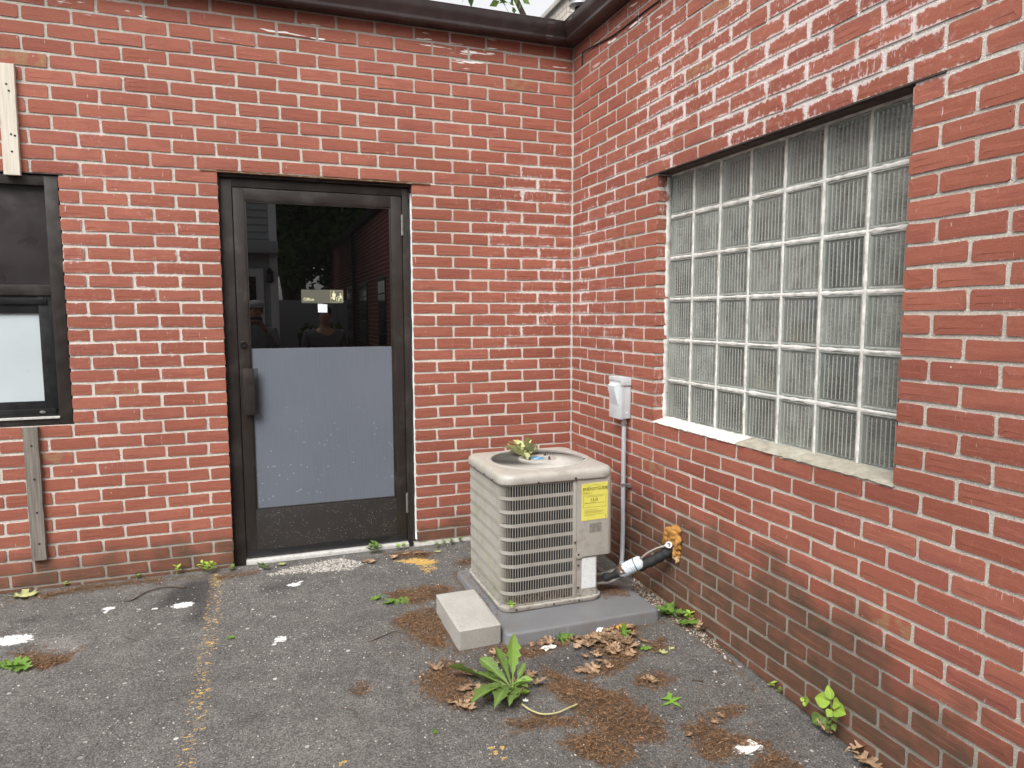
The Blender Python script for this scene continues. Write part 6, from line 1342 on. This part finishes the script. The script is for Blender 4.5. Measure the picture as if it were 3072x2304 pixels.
scrap(R8(1342, 890), 0.065, 0.036, 0.35, 'torn white paint flake lying before the grey pad', MT['paper']); scrap(R8(1675, 775), 0.040, 0.030, 0.2, 'crumpled white scrap on dry leaves by the pad', MT['paper'], bend=0.02); scrap(R8(1195, 1220), 0.016, 0.018, 0.4, 'tiny white scrap beside the dandelion', MT['paper']); scrap(R9(425, 1530), 0.085, 0.05, 0.25, 'flaked white patch in litter near the window wall', MT['paper'], bend=0.004)

# ================================================================ beyond the roof, and the yard behind the camera (it shows in the door glass)
def foliage(n, centres, size, seed, flat=0.5):
    """leaf quads spread through blobs (centre, radii); returns verts, faces, rnd"""
    r = np.random.default_rng(seed); V = []; F = []; A = []; w = np.array([c[1][0]*c[1][1]*c[1][2] for c in centres])**0.67; w = w/w.sum()
    for k in range(n):
        c, rad = centres[r.choice(len(centres), p=w)]; d = r.normal(size=3); d /= np.linalg.norm(d); q = np.array(c)+d*np.array(rad)*(r.random()**0.4)
        e = r.normal(size=3); e[2] = e[2]*flat-0.3; e /= np.linalg.norm(e); u = np.cross(e, r.normal(size=3)); u /= np.linalg.norm(u); s = size*r.uniform(0.6, 1.3); b = len(V)
        V += [q, q+e*s*0.45+u*s*0.30, q+e*s, q+e*s*0.45-u*s*0.30]; F.append((b, b+1, b+2, b+3)); A += [r.random()]*4
    return V, F, A
def tree(loc, label, trunk_h, trunk_r, blobs, n, size, seed, mat, group=None, limbs=()):
    t = thing('tree', loc, label, 'tree', group); L = np.array(loc); r = random.Random(seed); mb = MB()
    pts = smooth_path([L, L+np.array([r.uniform(-.1, .1), r.uniform(-.1, .1), trunk_h*0.5]), L+np.array([r.uniform(-.3, .3), r.uniform(-.3, .3), trunk_h])], 6); v, f = tube(pts, [trunk_r*(1.15-0.55*i/len(pts)) for i in range(len(pts))], 10); mb.add(v, f)
    for (c, rad) in [b_ for b_ in blobs if b_[1][0] > 1.0]:
        a = pts[int(len(pts)*r.uniform(0.55, 0.95))]; e = np.array(c); v, f = tube(smooth_path([a, (a+e)/2+np.array([0, 0, 0.25]), e], 5), [trunk_r*0.4*(1-0.8*i/11) for i in range(11)], 6); mb.add(v, f)
    mb.build('trunk', MT['twig'], t, True)
    V, F, A = foliage(n, blobs, size, seed); obj('crown', V, F, mat, t, attrs={'rnd': A, 'mid': [0]*len(A)}); return t
MT['tree_leaf'] = leafmat('tree_leaf', (0.06, 0.115, 0.022), (0.17, 0.26, 0.055), 0, 0.5, 0.3)
def sky_pt(px, py, t): return CAM+pray(px, py)*t
c1 = sky_pt(1460, -95, 11.5); c2 = sky_pt(1535, -8, 11.5); c3 = sky_pt(1620, -110, 12.0); c4 = sky_pt(1800, -120, 12.0); c5 = sky_pt(1230, -130, 12.5); c6 = sky_pt(1500, 5, 11.5); c7 = sky_pt(1395, -32, 11.6)
tree((5.2, 9.6, 0.0), 'leafy tree standing behind the roof above the corner gutter', 6.5, 0.22,
     [(c1, (0.75, 0.6, 0.42)), (c2, (0.22, 0.25, 0.20)), (c3, (0.6, 0.6, 0.40)), (c4, (0.8, 0.7, 0.5)), (c5, (0.7, 0.7, 0.4)), (c6, (0.16, 0.2, 0.16)), (c7, (0.14, 0.2, 0.13)), ((3.4, 8.6, 9.4), (2.4, 2.0, 1.7)), ((1.2, 7.8, 9.0), (1.7, 1.5, 1.2)), ((4.8, 9.0, 9.0), (1.8, 1.6, 1.5))], 5200, 0.15, 3, MT['tree_leaf'])
# pale brick upper storey with a vent in front of it
M = Mat('pale_brickwork'); o_ = M.xyz(M.pos()); bt = M.n('ShaderNodeTexBrick'); M.put(bt.inputs['Vector'], M.vec(M.add(o_[0], o_[1]), o_[2], 0.0)); bt.inputs['Scale'].default_value = 1.0
bt.inputs['Brick Width'].default_value = 0.21; bt.inputs['Row Height'].default_value = 0.068; bt.inputs['Mortar Size'].default_value = 0.006
bt.inputs['Color1'].default_value = (0.50, 0.45, 0.40, 1); bt.inputs['Color2'].default_value = (0.42, 0.37, 0.33, 1); bt.inputs['Mortar'].default_value = (0.24, 0.22, 0.20, 1); MT['pale_brick'] = M.set(Base_Color=bt.outputs['Color'], Roughness=0.9)
us = thing('upper_storey', (2.6, 5.0, 3.03), 'pale brick upper storey wall rising behind the gutter corner', 'building')
box('wall', 1.60, 4.2, 3.62, 9.0, 3.03, 4.99, MT['pale_brick'], us, 0.0); box('coping', 1.555, 4.25, 3.57, 9.05, 4.99, 5.05, MT['concrete'], us, 0.004)
vt = thing('roof_vent', (1.62, 3.3, 3.03), 'round grey roof vent on a dark pipe behind the gutter', 'vent'); vp = sky_pt(1738, 18, 7.6)
v, f = tube([(vp[0], vp[1], 3.03), (vp[0], vp[1], vp[2])], 0.05, 12); obj('pipe', v, f, MT['black'], vt, True); v, f = lathe((vp[0], vp[1], vp[2]), (0, 0, 1), [(0.08, -0.02), (0.11, 0.0), (0.09, 0.05), (0.03, 0.08)], 20); auto_smooth(obj('cowl', v, f, MT['zinc'], vt), 60)
# house with clapboards
MT['siding'] = simple('grey_siding', (0.33, 0.35, 0.37), 0.6, 0.05, 3); MT['trim'] = simple('white_trim', (0.66, 0.67, 0.68), 0.5, 0.04)
HY = -8.0; HX = -1.53; gzr = float(gz(0, -6))
hs = thing('siding_house', (-4.5, HY, gzr), 'grey clapboard house with white corner trim behind the photographer', 'house')
cb = MB(); z = gzr
while z < 6.2:
    cb.add([(-9.0, HY, z+0.115), (HX-0.1, HY, z+0.115), (HX-0.1, HY+0.018, z), (-9.0, HY+0.018, z), (-9.0, HY, z), (HX-0.1, HY, z)], [(0, 3, 2, 1), (3, 4, 5, 2)]); z += 0.115
cb.build('clapboards', MT['siding'], hs, kind='stuff')
box('wall', -9.0, HX, HY-6.0, HY-0.002, gzr, 6.2, MT['siding'], hs, 0.0); box('corner_trim', HX-0.11, HX+0.012, HY-0.1, HY+0.03, gzr, 6.2, MT['trim'], hs, 0.004)
V = [(-9.3, HY+0.4, 6.1), (HX+0.4, HY+0.4, 6.1), (HX+0.4, HY-3, 8.2), (-9.3, HY-3, 8.2), (HX+0.4, HY-6.4, 6.1), (-9.3, HY-6.4, 6.1)]; obj('roof', V, [(0, 1, 2, 3), (3, 2, 4, 5)], MT['rubber'], hs)
box('porch_roof', -6.0, HX+0.02, HY, HY+0.30, 2.36, 2.55, MT['siding'], hs, 0.01)
dr_ = box('door', -2.75, -1.74, HY+0.004, HY+0.05, gzr+0.2, 2.13, MT['trim'], hs, 0.004); box('pane', -2.62, -1.86, HY+0.05, HY+0.056, 0.75, 2.0, MT['dark_glass'], dr_, 0.0)
lm = MB(); v, f = lathe((-1.645, HY+0.10, 1.90), (0, 0, 1), [(0.02, 0), (0.06, 0.03), (0.045, 0.15), (0.07, 0.17), (0.01, 0.24)], 10); lm.add(v, f); lm.box(-1.66, -1.63, HY+0.015, HY+0.1, 2.0, 2.03); lm.build('porch_lamp', MT['black'], hs)
fn = thing('vinyl_fence', (0.6, -11.5, gzr), 'tall white vinyl panel fence behind the yard', 'fence')
for i in range(5):
    x = HX+0.0+i*1.25; box('fence_panel', x+0.06, x+1.19, -11.53, -11.50, gzr, 1.70, MT['trim'], fn, 0.004); box('fence_post', x-0.06, x+0.055, -11.56, -11.45, gzr, 1.80, MT['trim'], fn, 0.006)
for k, (x, y, s_) in enumerate(((-0.9, -17.0, 1.0), (2.6, -19.0, 1.1), (-4.5, -20.0, 1.2), (-0.2, -23.0, 1.35), (0.6, -15.5, 0.62))):
    bl = [((x+dx*s_, y+dy*s_, 4.2*s_+dz*s_), (rx*s_, rx*s_, rz_*s_)) for dx, dy, dz, rx, rz_ in ((0, 0, 1.5, 2.4, 2.2), (-1.6, 0.5, 0.2, 1.6, 1.3), (1.7, 0.4, 0.3, 1.6, 1.4), (0.2, 1.2, -0.9, 1.5, 1.0), (-0.8, 0.8, 3.0, 1.6, 1.2), (1.1, 0, 2.9, 1.5, 1.2), (0, 1.0, 0.6, 1.8, 1.2))]
    tree((x, y, gzr), ['broad maple tree behind the white fence', 'tall tree beyond the far end of the brick wall', 'dense tree rising behind the clapboard house', 'highest tree at the back behind the maple', 'low bushy tree just behind the white fence'][k], 3.6*s_, 0.25, bl, 4200, 0.34*s_, 40+k, MT['tree_leaf'], 'trees behind the yard')
pt = thing('planter', (-0.75, -9.2, gzr), 'dark planter box with green plants before the white fence', 'planter'); box('trough', -1.15, -0.35, -9.45, -9.05, 0.72, 0.98, MT['black'], pt, 0.01); box('stand', -0.85, -0.65, -9.35, -9.15, gzr, 0.72, MT['black'], pt, 0.01)
V, F, A = foliage(160, [((-0.75, -9.25, 1.10), (0.42, 0.2, 0.14))], 0.16, 9); obj('plants', V, F, MT['deep'], pt, attrs={'rnd': A, 'mid': [0]*len(A)})

# ---------------------------------------------------------------- the two people reflected in the door glass
SKIN = simple('skin', (0.36, 0.21, 0.15), 0.55, 0.05)
def skin_obj(name, nodes, edges, mat, parent, root=0, sub=2):
    me = bpy.data.meshes.new(name); me.from_pydata([tuple(p_) for p_, r_ in nodes], edges, []); o = bpy.data.objects.new('tmp', me); COL.objects.link(o)
    o.modifiers.new('s', 'SKIN'); sv = me.skin_vertices[0].data
    for i, (p_, rr) in enumerate(nodes): sv[i].radius = rr if hasattr(rr, '__len__') else (rr, rr); sv[i].use_root = (i == root)
    md = o.modifiers.new('d', 'SUBSURF'); md.levels = sub; md.render_levels = sub
    em = bpy.data.meshes.new_from_object(o.evaluated_get(bpy.context.evaluated_depsgraph_get())); V = [v_.co[:] for v_ in em.vertices]; F = [tuple(p_.vertices) for p_ in em.polygons]
    bpy.data.objects.remove(o); bpy.data.meshes.remove(em)
    return obj(name, V, F, mat, parent, True)
def person(x, y, height, label, arms, jacket, trousers, hair, cap=None):
    z0 = float(gz(x, y)); k = height/1.75; t = thing('person', (x, y, z0), label, 'person'); P = lambda dx, dy, dz: np.array([x+dx*k, y+dy*k, z0+dz*k])
    nodes = [(P(0, 0, 0.98), 0.135*k), (P(0, 0.01, 1.18), 0.135*k), (P(0, 0.0, 1.38), 0.15*k), (P(0, 0.0, 1.47), 0.07*k), (P(0, 0.015, 1.53), 0.055*k), (P(0, 0.03, 1.60), (0.074*k, 0.088*k)), (P(0, 0.025, 1.69), (0.078*k, 0.092*k)), (P(0, 0.02, 1.735), 0.05*k)]
    edges = [(i, i+1) for i in range(7)]
    for s_ in (-1, 1):
        b = len(nodes); nodes += [(P(0.095*s_, 0, 0.90), 0.088*k), (P(0.10*s_, 0.015, 0.50), 0.060*k), (P(0.105*s_, -0.01, 0.28), 0.052*k), (P(0.105*s_, -0.02, 0.07), 0.040*k), (P(0.115*s_, 0.10, 0.035), (0.036*k, 0.030*k)), (P(0.118*s_, 0.17, 0.030), (0.034*k, 0.026*k))]
        edges += [(0, b)]+[(b+i, b+i+1) for i in range(5)]
        sh, el, wr, hd_ = arms(s_); b = len(nodes); nodes += [(P(*sh), 0.066*k), (P(*el), 0.047*k), (P(*wr), 0.031*k), (P(*hd_), (0.036*k, 0.024*k))]
        edges += [(2, b), (b, b+1), (b+1, b+2), (b+2, b+3)]
        fwd = np.array(hd_)-np.array(wr); fwd = fwd/np.linalg.norm(fwd); side = np.array([1.0, 0, 0]) if abs(fwd[0]) < 0.8 else np.array([0, 0, 1.0])
        for i, (off_, L) in enumerate(((-0.026, 0.060), (-0.009, 0.072), (0.009, 0.068), (0.025, 0.052))):
            q0 = np.array(hd_)+side*off_+fwd*0.035; c = len(nodes); bendv = np.array([0, 0.3, -0.5]); nodes += [(P(*q0), 0.0095*k), (P(*(q0+fwd*L*0.5+bendv*0.01)), 0.0088*k), (P(*(q0+fwd*L+bendv*0.03)), 0.0078*k)]; edges += [(b+3, c), (c, c+1), (c+1, c+2)]
        q0 = np.array(hd_)-s_*side*0.03-fwd*0.01; c = len(nodes); nodes += [(P(*q0), 0.011*k), (P(*(q0-s_*side*0.018+fwd*0.035)), 0.0095*k)]; edges += [(b+3, c), (c, c+1)]
    skin_obj('body', nodes, edges, SKIN, t)
    jn = [(P(0, 0, 0.90), 0.165*k), (P(0, 0, 1.10), 0.160*k), (P(0, 0, 1.36), (0.19*k, 0.165*k)), (P(0, 0, 1.475), 0.085*k)]; je = [(0, 1), (1, 2), (2, 3)]
    for s_ in (-1, 1):
        sh, el, wr, hd_ = arms(s_); b = len(jn); w_ = np.array(wr)*0.85+np.array(el)*0.15; jn += [(P(*sh), 0.085*k), (P(*el), 0.062*k), (P(*w_), 0.046*k)]; je += [(2, b), (b, b+1), (b+1, b+2)]
    skin_obj('jacket', jn, je, jacket, t)
    tn = [(P(0, 0, 0.97), 0.155*k)]; te = []
    for s_ in (-1, 1):
        b = len(tn); tn += [(P(0.095*s_, 0, 0.88), 0.105*k), (P(0.10*s_, 0.012, 0.50), 0.078*k), (P(0.105*s_, -0.012, 0.10), 0.066*k)]; te += [(0, b), (b, b+1), (b+1, b+2)]
    skin_obj('trousers', tn, te, trousers, t)
    for s_ in (-1, 1):
        skin_obj('shoe', [(P(0.105*s_, -0.045, 0.045), 0.045*k), (P(0.110*s_, 0.05, 0.045), 0.046*k), (P(0.118*s_, 0.17, 0.035), (0.044*k, 0.034*k))], [(0, 1), (1, 2)], MT['black'], t, sub=1)
        blob('eye', P(0.032*s_, 0.108, 1.645), (0.012*k, 0.008*k, 0.009*k), MT['trim'], t, 1, 1, 0); blob('ear', P(0.083*s_, 0.02, 1.635), (0.012*k, 0.020*k, 0.032*k), SKIN, t, 2, 1, 0)
    blob('nose', P(0, 0.122, 1.615), (0.014*k, 0.020*k, 0.022*k), SKIN, t, 3, 2, 0.05); blob('mouth', P(0, 0.108, 1.570), (0.026*k, 0.008*k, 0.007*k), simple('lips', (0.30, 0.12, 0.10), 0.5), t, 4, 1, 0)
    blob('hair', P(0, -0.005, 1.685), (0.093*k, 0.108*k, 0.085*k), hair, t, 6, 3, 0.05)
    if cap: 
        blob('cap', P(0, 0.01, 1.715), (0.100*k, 0.118*k, 0.062*k), cap, t, 7, 3, 0.02); v, f = bevel_box(-0.075*k, 0.075*k, 0, 0.085*k, -0.006, 0.006, 0.004); obj('cap_peak', np.array(v)+P(0, 0.10, 1.695), f, cap, t)
    return t
grey_cloth = simple('grey_sweatshirt', (0.16, 0.165, 0.18), 0.9, 0.15, 20); plaid = simple('dark_plaid_shirt', (0.075, 0.075, 0.085), 0.9, 0.4, 14); denim = simple('dark_trousers', (0.035, 0.04, 0.055), 0.9, 0.2, 20)
hairm = simple('dark_hair', (0.03, 0.022, 0.018), 0.7, 0.2, 60); capm = simple('grey_cap', (0.30, 0.31, 0.32), 0.8, 0.1, 20)
person(-1.885, -4.58, 1.74, 'person in grey sweatshirt and cap holding up a phone', lambda s_: ((0.19*s_, 0.0, 1.40), (0.21*s_, 0.14, 1.20), (0.085*s_, 0.36, 1.46), (0.055*s_, 0.42, 1.50)), grey_cloth, denim, hairm, capm)
ph = thing('phone', (-1.885, -4.125, 1.33), 'black phone held up to take the picture', 'phone'); box('case', -1.962, -1.812, -4.128, -4.119, 1.297, 1.360, MT['black'], ph, 0.003)
box('screen', -1.957, -1.817, -4.1300, -4.1275, 1.300, 1.357, MT['dark_glass'], ph, 0.0)
person(-1.09, -4.75, 1.70, 'person in dark plaid shirt standing with arms down', lambda s_: ((0.20*s_, 0.0, 1.40), (0.25*s_, -0.01, 1.12), (0.25*s_, 0.05, 0.87), (0.245*s_, 0.07, 0.80)), plaid, denim, hairm)
